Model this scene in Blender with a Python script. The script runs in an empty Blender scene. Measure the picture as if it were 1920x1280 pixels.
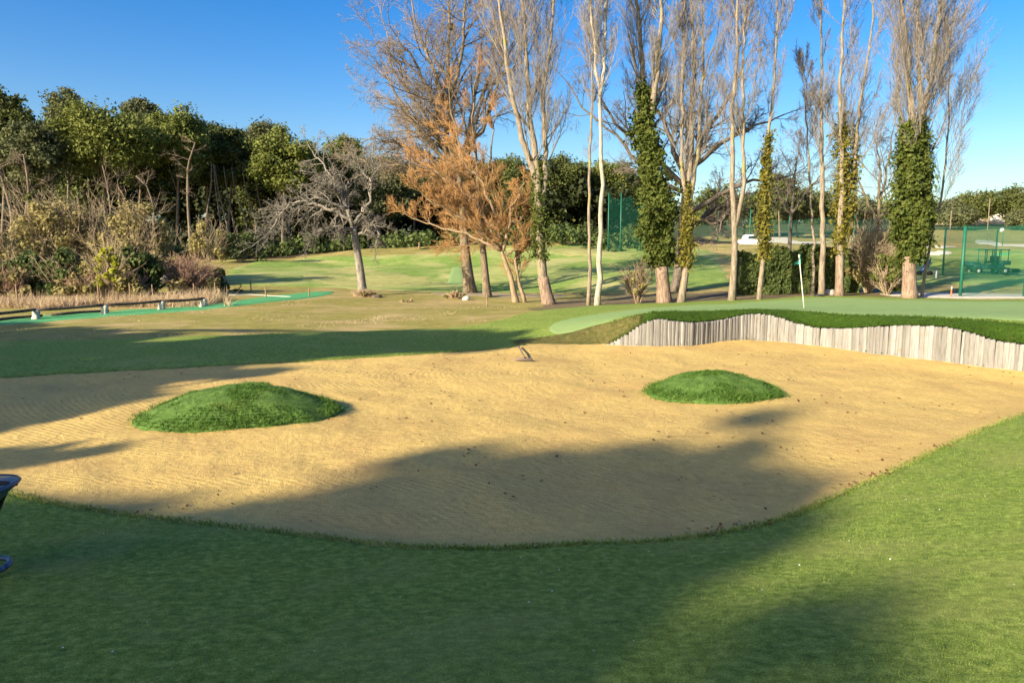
import bpy, math, random
import numpy as np
from mathutils import Vector

random.seed(7)
RNG = np.random.default_rng(7)
PI = math.pi
SC = bpy.context.scene
COL = SC.collection

# ------------------------------------------------------------------ camera
F = 1387.0                       # focal length in pixels of the 1920 px frame
HZ = 462.0                       # horizon row
PITCH = math.atan((640 - HZ) / F)
CZ = 1.7
cam_d = bpy.data.cameras.new('camera')
cam = bpy.data.objects.new('camera', cam_d); COL.objects.link(cam)
cam_d.sensor_width = 36; cam_d.lens = F / 1920 * 36
cam_d.clip_start = 0.05; cam_d.clip_end = 3000
cam.location = (0, 0, CZ); cam.rotation_euler = (PI / 2 - PITCH, 0, 0)
SC.camera = cam

# ------------------------------------------------------------------ light
EL = math.radians(21.5)
SD = math.radians(43)            # shadows run to the right and this far away from the viewer
DV = np.array([math.cos(SD), math.sin(SD)])
sun_d = bpy.data.lights.new('sun', 'SUN'); sun = bpy.data.objects.new('sun', sun_d); COL.objects.link(sun)
sun_d.energy = 5.0; sun_d.angle = math.radians(0.55); sun_d.color = (1.0, 0.85, 0.62)
sdir = Vector((DV[0] * math.cos(EL), DV[1] * math.cos(EL), -math.sin(EL)))
sun.rotation_euler = sdir.to_track_quat('-Z', 'Y').to_euler()
sun.location = (-20, -20, 30)
W = bpy.data.worlds.new('World'); SC.world = W; W.use_nodes = True
wn = W.node_tree; wn.nodes.clear()
sky = wn.nodes.new('ShaderNodeTexSky'); sky.sky_type = 'NISHITA'; sky.sun_disc = False
sky.sun_elevation = EL
sky.sun_rotation = math.atan2(-DV[0], -DV[1])
sky.air_density = 1.0; sky.dust_density = 1.7; sky.ozone_density = 2.2; sky.altitude = 100
hs = wn.nodes.new('ShaderNodeHueSaturation'); hs.inputs['Saturation'].default_value = 1.52; hs.inputs['Hue'].default_value = 0.512; hs.inputs['Value'].default_value = 1.0
bg = wn.nodes.new('ShaderNodeBackground'); bg.inputs['Strength'].default_value = 0.09
wo = wn.nodes.new('ShaderNodeOutputWorld')
wn.links.new(sky.outputs[0], hs.inputs['Color']); wn.links.new(hs.outputs[0], bg.inputs['Color']); wn.links.new(bg.outputs[0], wo.inputs['Surface'])
SC.view_settings.view_transform = 'Standard'; SC.view_settings.look = 'None'
SC.view_settings.exposure = 1.27; SC.view_settings.gamma = 1
SC.view_settings.use_curve_mapping = False
SC.render.engine = 'CYCLES'
SC.cycles.max_bounces = 5; SC.cycles.diffuse_bounces = 3; SC.cycles.glossy_bounces = 2
SC.cycles.transmission_bounces = 3; SC.cycles.transparent_max_bounces = 12

# ------------------------------------------------------------------ pixel <-> place
CP, SP = math.cos(PITCH), math.sin(PITCH)
def ray(px, py):
    u = (px - 960) / F; v = -(py - 640) / F
    return np.array([u, CP + v * SP, -SP + v * CP])
def at(px, py, D):
    r = ray(px, py)
    t = D / r[1]
    return np.array([r[0] * t, D, CZ + r[2] * t])

# ------------------------------------------------------------------ numeric helpers
def sm(x, a=0.0, b=1.0):
    t = np.clip((x - a) / (b - a), 0, 1)
    return t * t * (3 - 2 * t)
_tab = RNG.random((256, 256))
def vnoise(x, y):
    xi = np.floor(x).astype(int); yi = np.floor(y).astype(int)
    fx = x - xi; fy = y - yi
    fx = fx * fx * (3 - 2 * fx); fy = fy * fy * (3 - 2 * fy)
    a = _tab[xi % 256, yi % 256]; b = _tab[(xi + 1) % 256, yi % 256]
    c = _tab[xi % 256, (yi + 1) % 256]; d = _tab[(xi + 1) % 256, (yi + 1) % 256]
    return (a * (1 - fx) + b * fx) * (1 - fy) + (c * (1 - fx) + d * fx) * fy - 0.5
def fbm(x, y, o=3):
    s = 0; a = 1.0
    for k in range(o):
        s = s + a * vnoise(x * 2 ** k + 17.3 * k, y * 2 ** k + 5.1 * k); a *= 0.5
    return s
class TPS:
    def __init__(self, pts, reg=1e-3):
        P = np.array(pts, float)
        self.c = self.tr(P[:, 0], P[:, 1]); z = P[:, 2]; n = len(P)
        K = self.k(self.c, self.c) + reg * np.eye(n)
        Q = np.hstack([np.ones((n, 1)), self.c])
        A = np.block([[K, Q], [Q.T, np.zeros((3, 3))]])
        s = np.linalg.solve(A, np.concatenate([z, np.zeros(3)]))
        self.w = s[:n]; self.a = s[n:]
    @staticmethod
    def tr(x, y):
        r = np.hypot(x, y) + 1.0
        return np.stack([np.arctan2(x, y) * 1.3, np.log(r) * 1.6], -1)
    @staticmethod
    def k(a, b):
        d2 = ((a[:, None, :] - b[None]) ** 2).sum(-1)
        return 0.5 * d2 * np.log(d2 + 1e-12)
    def __call__(self, x, y):
        x = np.atleast_1d(np.asarray(x, float)); y = np.atleast_1d(np.asarray(y, float))
        sh = x.shape; c = self.tr(x.ravel(), y.ravel()); out = np.empty(len(c))
        for i in range(0, len(c), 20000):
            q = c[i:i + 20000]
            out[i:i + 20000] = self.k(q, self.c) @ self.w + self.a[0] + q @ self.a[1:]
        return out.reshape(sh)
def chaikin(P, n=2, closed=True):
    P = np.array(P, float)
    for _ in range(n):
        if closed:
            Q = np.roll(P, -1, 0)
            P = np.stack([P * .75 + Q * .25, P * .25 + Q * .75], 1).reshape(-1, P.shape[1])
        else:
            A, B = P[:-1], P[1:]
            M = np.stack([A * .75 + B * .25, A * .25 + B * .75], 1).reshape(-1, P.shape[1])
            P = np.vstack([P[:1], M[1:-1], P[-1:]])
    return P
def seg_dist(x, y, A, B):
    """min distance from points to a set of segments; returns distance, segment index, parameter"""
    A = np.asarray(A); B = np.asarray(B)
    if x.size < 4000:
        d = B - A; L = (d * d).sum(1) + 1e-12
        ax = x[:, None] - A[None, :, 0]; ay = y[:, None] - A[None, :, 1]
        t = np.clip((ax * d[:, 0] + ay * d[:, 1]) / L, 0, 1)
        q = np.hypot(ax - t * d[:, 0], ay - t * d[:, 1]); i = q.argmin(1); k = np.arange(len(x))
        return q[k, i], i, t[k, i]
    best = np.full(x.shape, 1e9); bi = np.zeros(x.shape, int); bt = np.zeros(x.shape)
    for i in range(len(A)):
        d = B[i] - A[i]; L = d @ d + 1e-12
        t = np.clip(((x - A[i][0]) * d[0] + (y - A[i][1]) * d[1]) / L, 0, 1)
        q = np.hypot(x - A[i][0] - t * d[0], y - A[i][1] - t * d[1])
        m = q < best
        best[m] = q[m]; bi[m] = i; bt[m] = t[m]
    return best, bi, bt
def inside(x, y, P):
    c = np.zeros(x.shape, bool); j = len(P) - 1
    for i in range(len(P)):
        xi, yi = P[i]; xj, yj = P[j]
        m = ((yi > y) != (yj > y))
        if m.any():
            xx = (xj - xi) * (y[m] - yi) / (yj - yi + 1e-15) + xi
            c[m] ^= x[m] < xx
        j = i
    return c
def sdist(x, y, P):
    A = P; B = np.roll(P, -1, 0)
    d, _, _ = seg_dist(x, y, A, B)
    return np.where(inside(x, y, P), d, -d)

# ------------------------------------------------------------------ terrain
LOW = -0.9
def hit_low(px, py):
    r = ray(px, py); t = (LOW - CZ) / r[2]
    return np.array([r[0] * t, r[1] * t])
B_TOP = [(-420, 770), (-200, 728), (0, 712), (200, 701), (400, 691), (560, 682), (700, 673), (850, 663), (920, 658), (980, 653)]
WALL_B = [(980, 653), (1010, 651.5), (1075, 652), (1130, 652), (1180, 654), (1240, 656), (1300, 653), (1350, 648), (1400, 645), (1450, 645), (1500, 648), (1600, 661), (1700, 678), (1800, 692), (1920, 707), (2060, 728), (2200, 760)]
B_REST = [(2230, 775), (2100, 750), (1990, 760), (1920, 784), (1800, 832), (1730, 868), (1650, 906), (1550, 950), (1480, 984), (1400, 1004), (1300, 1022), (1200, 1032), (1100, 1033), (1000, 1040), (900, 1044), (830, 1043), (700, 1034), (560, 1016), (430, 1000), (300, 986), (180, 970), (90, 955), (0, 930), (-150, 900), (-300, 870), (-450, 820)]
WT = [(980, 652.5), (1010, 650), (1075, 650), (1130, 650.5), (1165, 634), (1195, 612), (1228, 597), (1255, 601), (1290, 606), (1340, 602), (1400, 589), (1425, 589), (1450, 592), (1490, 606), (1530, 615), (1590, 616), (1650, 612), (1700, 610), (1770, 613), (1820, 625), (1860, 638), (1920, 647), (2060, 650), (2200, 700)]
GE = [(1035, 633), (1060, 629), (1100, 618), (1165, 599), (1228, 586), (1290, 587), (1356, 585), (1407, 581), (1450, 582), (1506, 584), (1570, 591), (1640, 594), (1698, 596), (1805, 600), (1890, 604), (1960, 612), (2100, 625), (2250, 640)]
top_w = np.array([hit_low(*p) for p in B_TOP]); wall_w = np.array([hit_low(*p) for p in WALL_B]); rest_w = np.array([hit_low(*p) for p in B_REST])
wall_px = np.array([p[0] for p in WALL_B], float)
def wall_point(px):
    return np.array([np.interp(px, wall_px, wall_w[:, 0]), np.interp(px, wall_px, wall_w[:, 1])])
# dense wall line with its top height
pxs = np.linspace(980, 2200, 180)
WL = np.array([wall_point(p) for p in pxs])
for _ in range(6):
    WL[1:-1] = WL[1:-1] * .5 + (WL[:-2] + WL[2:]) * .25
wty = np.interp(pxs, [p[0] for p in WT], [p[1] for p in WT])
for _ in range(3):
    wty[1:-1] = wty[1:-1] * .5 + (wty[:-2] + wty[2:]) * .25
WTZ = np.array([at(WL[i, 0] / WL[i, 1] * F * (CP) + 960, wty[i], WL[i, 1])[2] for i in range(len(pxs))])
# smooth the other edges
BUNK = np.vstack([chaikin(top_w, 2, False)[:-1], WL, chaikin(rest_w, 2, False)])
NONW = np.vstack([chaikin(rest_w, 2, False), chaikin(top_w, 2, False)])

ctl = []
def P_(px, py, D): ctl.append(tuple(at(px, py, D)))
def C_(x, y, z): ctl.append((x, y, z))
for p in list(top_w): C_(p[0], p[1], LOW + .05)
for p in rest_w[2:]: C_(p[0], p[1], LOW + .06)
for px, py in GE:
    wp = wall_point(px)
    P_(px, py, wp[1] + (0.95 if px > 1100 else 0.75))
# foreground
for x, y, z in [(0, 0, 0), (0, 3, -.2), (-3, 3, -.3), (2.2, 3, -.15), (4, 5, -.35), (-2, 0, 0), (3, 0, .0), (6, 7, -.45), (9, 9, -.55), (12, 8, -.3), (-6, 3, -.35),
                (-12, 8, -.6), (0, -3, 0), (-14, -3, 0), (14, -3, 0.2), (0, -12, 0.1), (20, 10, 0), (-25, 10, -.6), (-20, -15, 0), (20, -15, .2), (0, -40, .3),
                (-60, 0, -.3), (60, 0, .3), (-60, -60, 0), (60, -60, 0.5), (0, -150, 1), (-300, 0, 3), (300, 0, 3), (0, -600, 5), (-600, -300, 5), (600, -300, 5), (600, 200, 16), (-600, 200, 14)]:
    C_(x, y, z)
for a in [(0, 640, 20), (300, 632, 20.5), (600, 622, 22), (0, 606, 26), (380, 578, 31), (-300, 625, 24), (-300, 590, 34), (0, 570, 34), (300, 562, 36), (880, 608, 24), (960, 600, 25),
          (500, 561, 36), (680, 553, 42), (820, 556, 42), (880, 550, 45), (960, 576, 34), (1020, 571, 36), (1110, 574, 34), (1180, 572, 33), (1250, 568, 36), (1400, 564, 34), (1520, 556, 36), (1700, 560, 35), (1800, 563, 34), (1920, 563, 33), (2200, 566, 33),
          (1508, 581, 24), (1300, 576, 27), (1750, 582, 25),
          (430, 530, 50), (430, 494, 70), (640, 520, 56), (640, 481, 80), (760, 505, 64), (830, 473, 84), (860, 535, 52), (1000, 540, 50), (1000, 500, 62), (1000, 461, 86), (1150, 520, 52), (1150, 457, 90), (1250, 470, 85),
          (1340, 535, 48), (1340, 500, 60), (1340, 467, 84), (1550, 545, 42), (1550, 500, 62), (1550, 470, 95),
          (1700, 545, 42), (1700, 520, 52), (1900, 548, 40), (1900, 530, 49), (1900, 500, 72), (1700, 490, 76), (1900, 470, 105), (1650, 462, 105), (1650, 448, 150), (1900, 448, 155), (1900, 425, 215), (1600, 425, 210), (1400, 440, 180), (1400, 455, 130), (1900, 412, 300), (1400, 420, 300),
          (1000, 450, 140), (640, 465, 110), (300, 480, 90), (0, 490, 80), (300, 450, 140), (-300, 470, 110), (-300, 440, 200), (0, 440, 250), (600, 430, 250), (1000, 425, 300), (2200, 470, 105), (2200, 420, 300), (2200, 545, 42)]:
    P_(*a)
for ang in range(-180, 180, 30):
    a = math.radians(ang)
    C_(900 * math.sin(a), 900 * math.cos(a), 28 if abs(ang) < 70 else 14)
TH = TPS(ctl)
WA, WB = WL[:-1], WL[1:]
NA, NB = NONW[:-1], NONW[1:]
def bunker_sd(x, y): return sdist(x, y, BUNK)
def height(x, y, tune=0.2):
    x = np.atleast_1d(np.asarray(x, float)); y = np.atleast_1d(np.asarray(y, float))
    hi = TH(x, y) + 0.0
    r = np.hypot(x, y)
    hi = hi + fbm(x * .35, y * .35) * .05 * sm(r, 8, 30) + fbm(x * .07 + 3, y * .07 + 9) * .9 * sm(r, 48, 75) * (1 - sm(r, 120, 300))
    z = hi.copy()
    near = (r < 45)
    if near.any():
        xn, yn = x[near], y[near]; h = hi[near]
        sd = bunker_sd(xn, yn)
        dw, iw, tw = seg_dist(xn, yn, WA, WB)
        dn, _, _ = seg_dist(xn, yn, NA, NB)
        wt = WTZ[iw] * (1 - tw) + WTZ[np.minimum(iw + 1, len(WTZ) - 1)] * tw
        low = LOW + fbm(xn * .5, yn * .5) * .07 + fbm(xn * 1.7 + 5, yn * 1.7) * .022 + 0.16 * np.exp(-(dw / 1.0) ** 2) * 0.5
        ins = sd > 0
        e = sm(dn, 0.0, 0.75)
        zin = np.where(dn < .75, np.minimum(h, LOW + .1) * (1 - e) + low * e, low)
        out_wall = (~ins) & (dw < 1.05) & (dw <= dn + .02)
        zo = h.copy()
        k = sm(dw, 0.05, 0.9)
        zo = np.where(out_wall, wt * (1 - k) + h * k, zo)
        if tune > 0:
            zo = np.where(out_wall & (dw < tune), low, zo)
        z[near] = np.where(ins, zin, zo)
    return z
def hit(px, py):
    """where the line of sight through a picture point meets the ground"""
    r = ray(px, py)
    Ds = np.concatenate([np.arange(2, 40, .1), np.arange(40, 400, .5)])
    X = r[0] / r[1] * Ds; Z = CZ + r[2] / r[1] * Ds
    g = height(X, Ds)
    i = np.argmax(Z < g)
    if not (Z < g).any(): i = len(Ds) - 1
    return np.array([X[i], Ds[i]])
def ground_at(x, y): return float(height(np.array([x]), np.array([y]))[0])
def spot(px, py=None, D=None):
    """ground point in picture column px: by row or by distance"""
    if D is None: p = hit(px, py)
    else:
        x = (px - 960) / F * D * 1.0
        z = ground_at(x, D)
        for _ in range(3):                       # depth along the optical axis
            x = (px - 960) / F * (D * CP - (z - CZ) * SP); z = ground_at(x, D)
        p = np.array([x, D])
    return np.array([p[0], p[1], ground_at(p[0], p[1])])

# ------------------------------------------------------------------ materials
def new_mat(name):
    m = bpy.data.materials.new(name); m.use_nodes = True
    nt = m.node_tree; b = nt.nodes['Principled BSDF']
    return m, nt, b
def N(nt, t, **kw):
    n = nt.nodes.new(t)
    for k, v in kw.items():
        if k in n.inputs: n.inputs[k].default_value = v
        else: setattr(n, k, v)
    return n
def ramp(nt, fac, stops):
    r = nt.nodes.new('ShaderNodeValToRGB'); e = r.color_ramp.elements
    while len(e) < len(stops): e.new(0.5)
    for i, (p, c) in enumerate(stops): e[i].position = p; e[i].color = (*c, 1)
    nt.links.new(fac, r.inputs[0]); return r.outputs[0]
def mixc(nt, fac, a, b, mode='MIX'):
    m = nt.nodes.new('ShaderNodeMix'); m.data_type = 'RGBA'; m.blend_type = mode
    for s, v in ((m.inputs[0], fac), (m.inputs[6], a), (m.inputs[7], b)):
        if hasattr(v, 'is_linked') or hasattr(v, 'links'): nt.links.new(v, s)
        elif isinstance(v, (tuple, list)): s.default_value = (*v, 1) if len(v) == 3 else v
        else: s.default_value = v
    return m.outputs[2]
def noise(nt, co, scale, detail=3, rough=.55, out=0, dist=0):
    n = N(nt, 'ShaderNodeTexNoise'); n.inputs['Scale'].default_value = scale
    n.inputs['Detail'].default_value = detail; n.inputs['Roughness'].default_value = rough; n.inputs['Distortion'].default_value = dist
    nt.links.new(co, n.inputs['Vector']); return n.outputs[out]
def geo(nt): return nt.nodes.new('ShaderNodeNewGeometry').outputs['Position']
def objco(nt): return nt.nodes.new('ShaderNodeTexCoord').outputs['Object']
def scaled(nt, co, s):
    m = nt.nodes.new('ShaderNodeMapping'); m.inputs['Scale'].default_value = s; nt.links.new(co, m.inputs['Vector']); return m.outputs[0]
def bump(nt, b, h, dist, strength=1.0, prev=None):
    n = nt.nodes.new('ShaderNodeBump'); n.inputs['Distance'].default_value = dist; n.inputs['Strength'].default_value = strength
    nt.links.new(h, n.inputs['Height'])
    if prev: nt.links.new(prev, n.inputs['Normal'])
    if b: nt.links.new(n.outputs[0], b.inputs['Normal'])
    return n.outputs[0]

def grass_mat(name, stops, patch, patch_lo=.45, patch_hi=.7, patch_scale=.6, fine=60, bd=.012, medium=7, spec=.12):
    """short grass: three scales of colour, dry patches, blade relief"""
    m, nt, b = new_mat(name); co = geo(nt)
    f = noise(nt, co, fine, 2, .7); md = noise(nt, co, medium, 4, .65)
    a = nt.nodes.new('ShaderNodeMath'); a.operation = 'MULTIPLY_ADD'; a.inputs[1].default_value = .55
    nt.links.new(f, a.inputs[0])
    a2 = nt.nodes.new('ShaderNodeMath'); a2.operation = 'MULTIPLY'; a2.inputs[1].default_value = .45
    nt.links.new(md, a2.inputs[0]); nt.links.new(a2.outputs[0], a.inputs[2])
    c = ramp(nt, a.outputs[0], stops)
    p = noise(nt, co, patch_scale, 5, .62, dist=.6)
    pf = nt.nodes.new('ShaderNodeMapRange'); pf.inputs[1].default_value = patch_lo; pf.inputs[2].default_value = patch_hi
    nt.links.new(p, pf.inputs[0])
    c = mixc(nt, pf.outputs[0], c, patch)
    nt.links.new(c, b.inputs['Base Color'])
    b.inputs['Roughness'].default_value = .85; b.inputs['Specular IOR Level'].default_value = spec
    bump(nt, b, f, bd, 1.0)
    return m
M = {}
M['rough'] = grass_mat('rough_grass', [(.3, (.16, .13, .035)), (.5, (.30, .275, .075)), (.7, (.46, .41, .14))], (.46, .35, .16), .47, .66, .35, 25, .05, 3)
M['lawn'] = grass_mat('lawn_grass', [(.35, (.045, .095, .017)), (.51, (.22, .31, .052)), (.64, (.48, .54, .14))], (.36, .36, .11), .5, .8, .55, 130, .012, 14)
M['green'] = grass_mat('green_turf', [(.35, (.19, .30, .10)), (.5, (.235, .35, .125)), (.65, (.28, .40, .155))], (.27, .32, .12), .5, .85, .4, 170, .003, 5)
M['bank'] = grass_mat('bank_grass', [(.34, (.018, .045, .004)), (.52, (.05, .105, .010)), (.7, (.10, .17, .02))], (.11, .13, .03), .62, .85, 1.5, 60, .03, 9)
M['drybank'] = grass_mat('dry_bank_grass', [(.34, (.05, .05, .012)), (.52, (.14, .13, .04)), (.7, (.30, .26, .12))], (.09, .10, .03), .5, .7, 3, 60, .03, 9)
M['mound'] = grass_mat('mound_grass', [(.32, (.035, .08, .014)), (.5, (.10, .19, .04)), (.68, (.21, .31, .09))], (.11, .15, .03), .58, .8, 1.8, 60, .03, 9)
M['astro'] = grass_mat('bright_turf', [(.35, (.07, .27, .10)), (.5, (.09, .34, .135)), (.65, (.13, .42, .18))], (.15, .40, .19), .5, .9, .5, 60, .004, 4)
M['fairway'] = grass_mat('fairway_grass', [(.34, (.115, .19, .035)), (.5, (.20, .295, .06)), (.66, (.32, .41, .12))], (.45, .42, .17), .46, .66, .12, 8, .05, 1.2)
M['fairdry'] = grass_mat('dry_fairway_grass', [(.34, (.26, .25, .07)), (.5, (.38, .37, .13)), (.66, (.48, .46, .19))], (.17, .25, .06), .5, .66, .2, 8, .05, 1.2)
M['litter'] = grass_mat('leaf_litter', [(.34, (.10, .07, .035)), (.5, (.21, .16, .09)), (.66, (.34, .28, .16))], (.12, .15, .04), .52, .68, .5, 30, .05, 4)
M['gravel'] = grass_mat('pale_gravel', [(.34, (.42, .38, .31)), (.5, (.55, .51, .43)), (.66, (.66, .62, .54))], (.40, .36, .28), .55, .8, .8, 20, .02, 3)
M['farsand'] = grass_mat('pale_far_sand', [(.34, (.50, .46, .36)), (.5, (.60, .56, .46)), (.66, (.68, .64, .54))], (.42, .38, .28), .6, .9, .2, 4, .05, 1)
M['track'] = grass_mat('tan_track', [(.34, (.24, .19, .11)), (.5, (.33, .27, .17)), (.66, (.42, .36, .24))], (.25, .26, .12), .55, .8, .5, 20, .02, 3)
M['hill'] = grass_mat('far_hillside', [(.34, (.035, .05, .02)), (.5, (.06, .085, .03)), (.66, (.12, .13, .05))], (.20, .17, .10), .52, .7, .03, 1.5, .2, .2)
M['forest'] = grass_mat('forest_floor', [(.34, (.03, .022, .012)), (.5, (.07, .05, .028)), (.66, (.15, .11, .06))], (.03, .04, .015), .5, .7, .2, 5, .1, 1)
def sand_mat():
    m, nt, b = new_mat('sand'); co = geo(nt)
    f = noise(nt, co, 70, 3, .75); md = noise(nt, co, 9, 5, .68); lg = noise(nt, co, .8, 4, .6, dist=.5)
    c = ramp(nt, f, [(.3, (.42, .29, .095)), (.5, (.60, .435, .15)), (.68, (.73, .56, .21))])
    c = mixc(nt, .55, c, ramp(nt, md, [(.3, (.46, .315, .105)), (.55, (.62, .45, .155)), (.7, (.71, .54, .20))]))
    lf = nt.nodes.new('ShaderNodeMapRange'); lf.inputs[1].default_value = .45; lf.inputs[2].default_value = .7; lf.inputs[4].default_value = .6; nt.links.new(lg, lf.inputs[0])
    c = mixc(nt, lf.outputs[0], c, (.46, .30, .12))
    # specks of debris
    v = N(nt, 'ShaderNodeTexVoronoi'); v.inputs['Scale'].default_value = 6.0; nt.links.new(co, v.inputs['Vector'])
    sp = nt.nodes.new('ShaderNodeMapRange'); sp.inputs[1].default_value = .13; sp.inputs[2].default_value = .07; nt.links.new(v.outputs['Distance'], sp.inputs[0])
    gate = nt.nodes.new('ShaderNodeMapRange'); gate.inputs[1].default_value = .56; gate.inputs[2].default_value = .6; nt.links.new(noise(nt, co, 3.1, 3, .6), gate.inputs[0])
    mm = nt.nodes.new('ShaderNodeMath'); mm.operation = 'MULTIPLY'; nt.links.new(sp.outputs[0], mm.inputs[0]); nt.links.new(gate.outputs[0], mm.inputs[1])
    c = mixc(nt, mm.outputs[0], c, (.17, .10, .05))
    nt.links.new(c, b.inputs['Base Color']); b.inputs['Roughness'].default_value = .95; b.inputs['Specular IOR Level'].default_value = .1
    # rake passes: patches of fine curved furrows about two different centres, with plain sand between
    p1 = None
    for cx_, cy_, ns_, lo_ in ((-1.5, -15, .42, .50), (6, -4, .5, .54), (-7, -3, .6, .56)):
        mp = nt.nodes.new('ShaderNodeMapping'); mp.inputs['Location'].default_value = (cx_, cy_, 0); mp.inputs['Scale'].default_value = (.6, 1, 1)
        nt.links.new(co, mp.inputs[0])
        wv = N(nt, 'ShaderNodeTexWave'); wv.wave_type = 'RINGS'; wv.rings_direction = 'SPHERICAL'; wv.inputs['Scale'].default_value = 4.6
        wv.inputs['Distortion'].default_value = 3.2; wv.inputs['Detail'].default_value = 3; wv.inputs['Detail Scale'].default_value = .5
        nt.links.new(mp.outputs[0], wv.inputs['Vector'])
        wm = nt.nodes.new('ShaderNodeMath'); wm.operation = 'MULTIPLY'
        wg = nt.nodes.new('ShaderNodeMapRange'); wg.inputs[1].default_value = lo_; wg.inputs[2].default_value = lo_ + .07
        nt.links.new(noise(nt, scaled(nt, mp.outputs[0], (.5, 1.6, 1)), ns_, 3, .55, dist=.4), wg.inputs[0])
        nt.links.new(wv.outputs['Fac'], wm.inputs[0]); nt.links.new(wg.outputs[0], wm.inputs[1])
        p1 = bump(nt, None, wm.outputs[0], .010, .28, p1)
    p0 = bump(nt, None, noise(nt, co, 2.6, 4, .6, dist=.5), .08, .35, p1)
    p2 = bump(nt, None, md, .035, .55, p0)
    bump(nt, b, f, .013, .8, p2)
    return m
M['sand'] = sand_mat()
def simple(name, col, rough=.6, spec=.3, metal=0, var=.25, scale=12, bd=.0):
    m, nt, b = new_mat(name); co = objco(nt)
    n = noise(nt, co, scale, 4, .6)
    lo = tuple(c * (1 - var) for c in col); hi = tuple(min(1, c * (1 + var)) for c in col)
    nt.links.new(ramp(nt, n, [(.3, lo), (.7, hi)]), b.inputs['Base Color'])
    b.inputs['Roughness'].default_value = rough; b.inputs['Specular IOR Level'].default_value = spec; b.inputs['Metallic'].default_value = metal
    if bd: bump(nt, b, n, bd)
    return m
def bark(name, lo, hi, moss=None, mosslim=.62, stretch=(9, 9, 1.6), bd=.03):
    m, nt, b = new_mat(name); co = geo(nt)
    s = scaled(nt, co, stretch)
    n = noise(nt, s, 1.6, 5, .7)
    c = ramp(nt, n, [(.34, lo), (.62, hi)])
    if moss:
        p = noise(nt, co, 1.4, 4, .6)
        q = nt.nodes.new('ShaderNodeMapRange'); q.inputs[1].default_value = mosslim; q.inputs[2].default_value = mosslim + .1; nt.links.new(p, q.inputs[0])
        c = mixc(nt, q.outputs[0], c, moss)
    nt.links.new(c, b.inputs['Base Color']); b.inputs['Roughness'].default_value = .9; b.inputs['Specular IOR Level'].default_value = .15
    bump(nt, b, n, bd)
    return m
def leaf(name, cols, scale=1.5, trans=.25):
    m, nt, b = new_mat(name); co = geo(nt)
    n = noise(nt, co, scale, 4, .75); n2 = noise(nt, co, scale * 9, 2, .7)
    a = nt.nodes.new('ShaderNodeMath'); a.operation = 'ADD'; nt.links.new(n, a.inputs[0]); nt.links.new(n2, a.inputs[1])
    h = nt.nodes.new('ShaderNodeMath'); h.operation = 'MULTIPLY'; h.inputs[1].default_value = .5; nt.links.new(a.outputs[0], h.inputs[0])
    k = len(cols); st = [(.34 + .32 * i / (k - 1), c) for i, c in enumerate(cols)]
    c = ramp(nt, h.outputs[0], st)
    nt.links.new(c, b.inputs['Base Color']); b.inputs['Roughness'].default_value = .7; b.inputs['Specular IOR Level'].default_value = .2
    t = nt.nodes.new('ShaderNodeBsdfTranslucent'); nt.links.new(c, t.inputs[0])
    mx = nt.nodes.new('ShaderNodeMixShader'); mx.inputs[0].default_value = trans
    o = nt.nodes['Material Output']
    nt.links.new(b.outputs[0], mx.inputs[1]); nt.links.new(t.outputs[0], mx.inputs[2]); nt.links.new(mx.outputs[0], o.inputs[0])
    return m
M['pine_bark'] = bark('pine_bark', (0.075,0.056,0.041), (0.225,0.180,0.135))
M['poplar_bark'] = bark('poplar_bark', (0.120,0.093,0.066), (0.312,0.264,0.204), (.26, .24, .09), .58)
M['poplar_base'] = bark('poplar_base_bark', (.105,.075,.055), (.330,.240,.180))
M['pale_bark'] = bark('pale_bark', (0.216,0.187,0.144), (0.475,0.432,0.360))
M['poplar_twig'] = bark('poplar_twig', (.150,.132,.118), (.310,.280,.250))
M['dark_bark'] = bark('dark_bark', (.06, .05, .042), (.19, .16, .13))
M['dark_twig'] = bark('dark_twig', (.10, .085, .07), (.24, .20, .17))
M['plane_bark'] = bark('grey_bark', (.09, .07, .05), (.25, .20, .14), (.20, .18, .07), .6)
M['plane_twig'] = bark('grey_twig', (0.152,0.120,0.088), (0.288,0.232,0.176))
M['willow_bark'] = bark('willow_bark', (0.140,0.098,0.063), (0.350,0.266,0.175))
M['willow_twig'] = bark('willow_twig', (.25, .135, .055), (.46, .27, .115))
M['apple_bark'] = bark('fruit_tree_bark', (0.092,0.083,0.069), (0.304,0.277,0.238))
M['scrub_twig'] = bark('scrub_twig', (.20, .155, .10), (.46, .37, .25))
M['red_twig'] = bark('reddish_twig', (.20, .12, .08), (.42, .28, .20))
M['pine_leaf'] = leaf('pine_needles', [(.030, .044, .013), (.085, .105, .028), (.18, .195, .06)], .35)
M['pine_light'] = leaf('bright_pine_needles', [(.055, .075, .016), (.13, .155, .033), (.24, .26, .068)], .35)
M['pine_grey'] = leaf('greyish_pine_needles', [(.05, .062, .03), (.10, .115, .05), (.17, .18, .085)], .35)
M['painted_shade'] = leaf('painted_shade_leaf', [(.010, .016, .005), (.022, .032, .010), (.05, .06, .02)], .5, .1)  # darkened leaf: the shade inside the wood is put into the colour
M['shade_leaf'] = leaf('shade_tree_leaf', [(.02, .04, .012), (.05, .08, .02), (.09, .12, .03)], .35, .05)
M['ivy'] = leaf('ivy_leaf', [(.022, .038, .007), (.075, .10, .018), (.18, .20, .045)], 2.2)
M['ivy_yellow'] = leaf('yellowish_ivy_leaf', [(.06, .06, .010), (.155, .145, .025), (.30, .255, .05)], 2.2)
M['hedge'] = leaf('hedge_leaf', [(.030, .050, .012), (.07, .10, .028), (.14, .17, .05)], 1.5)
M['scrub_leaf'] = leaf('scrub_leaf', [(.12, .11, .035), (.26, .225, .085), (.42, .36, .16)], .8)
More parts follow.
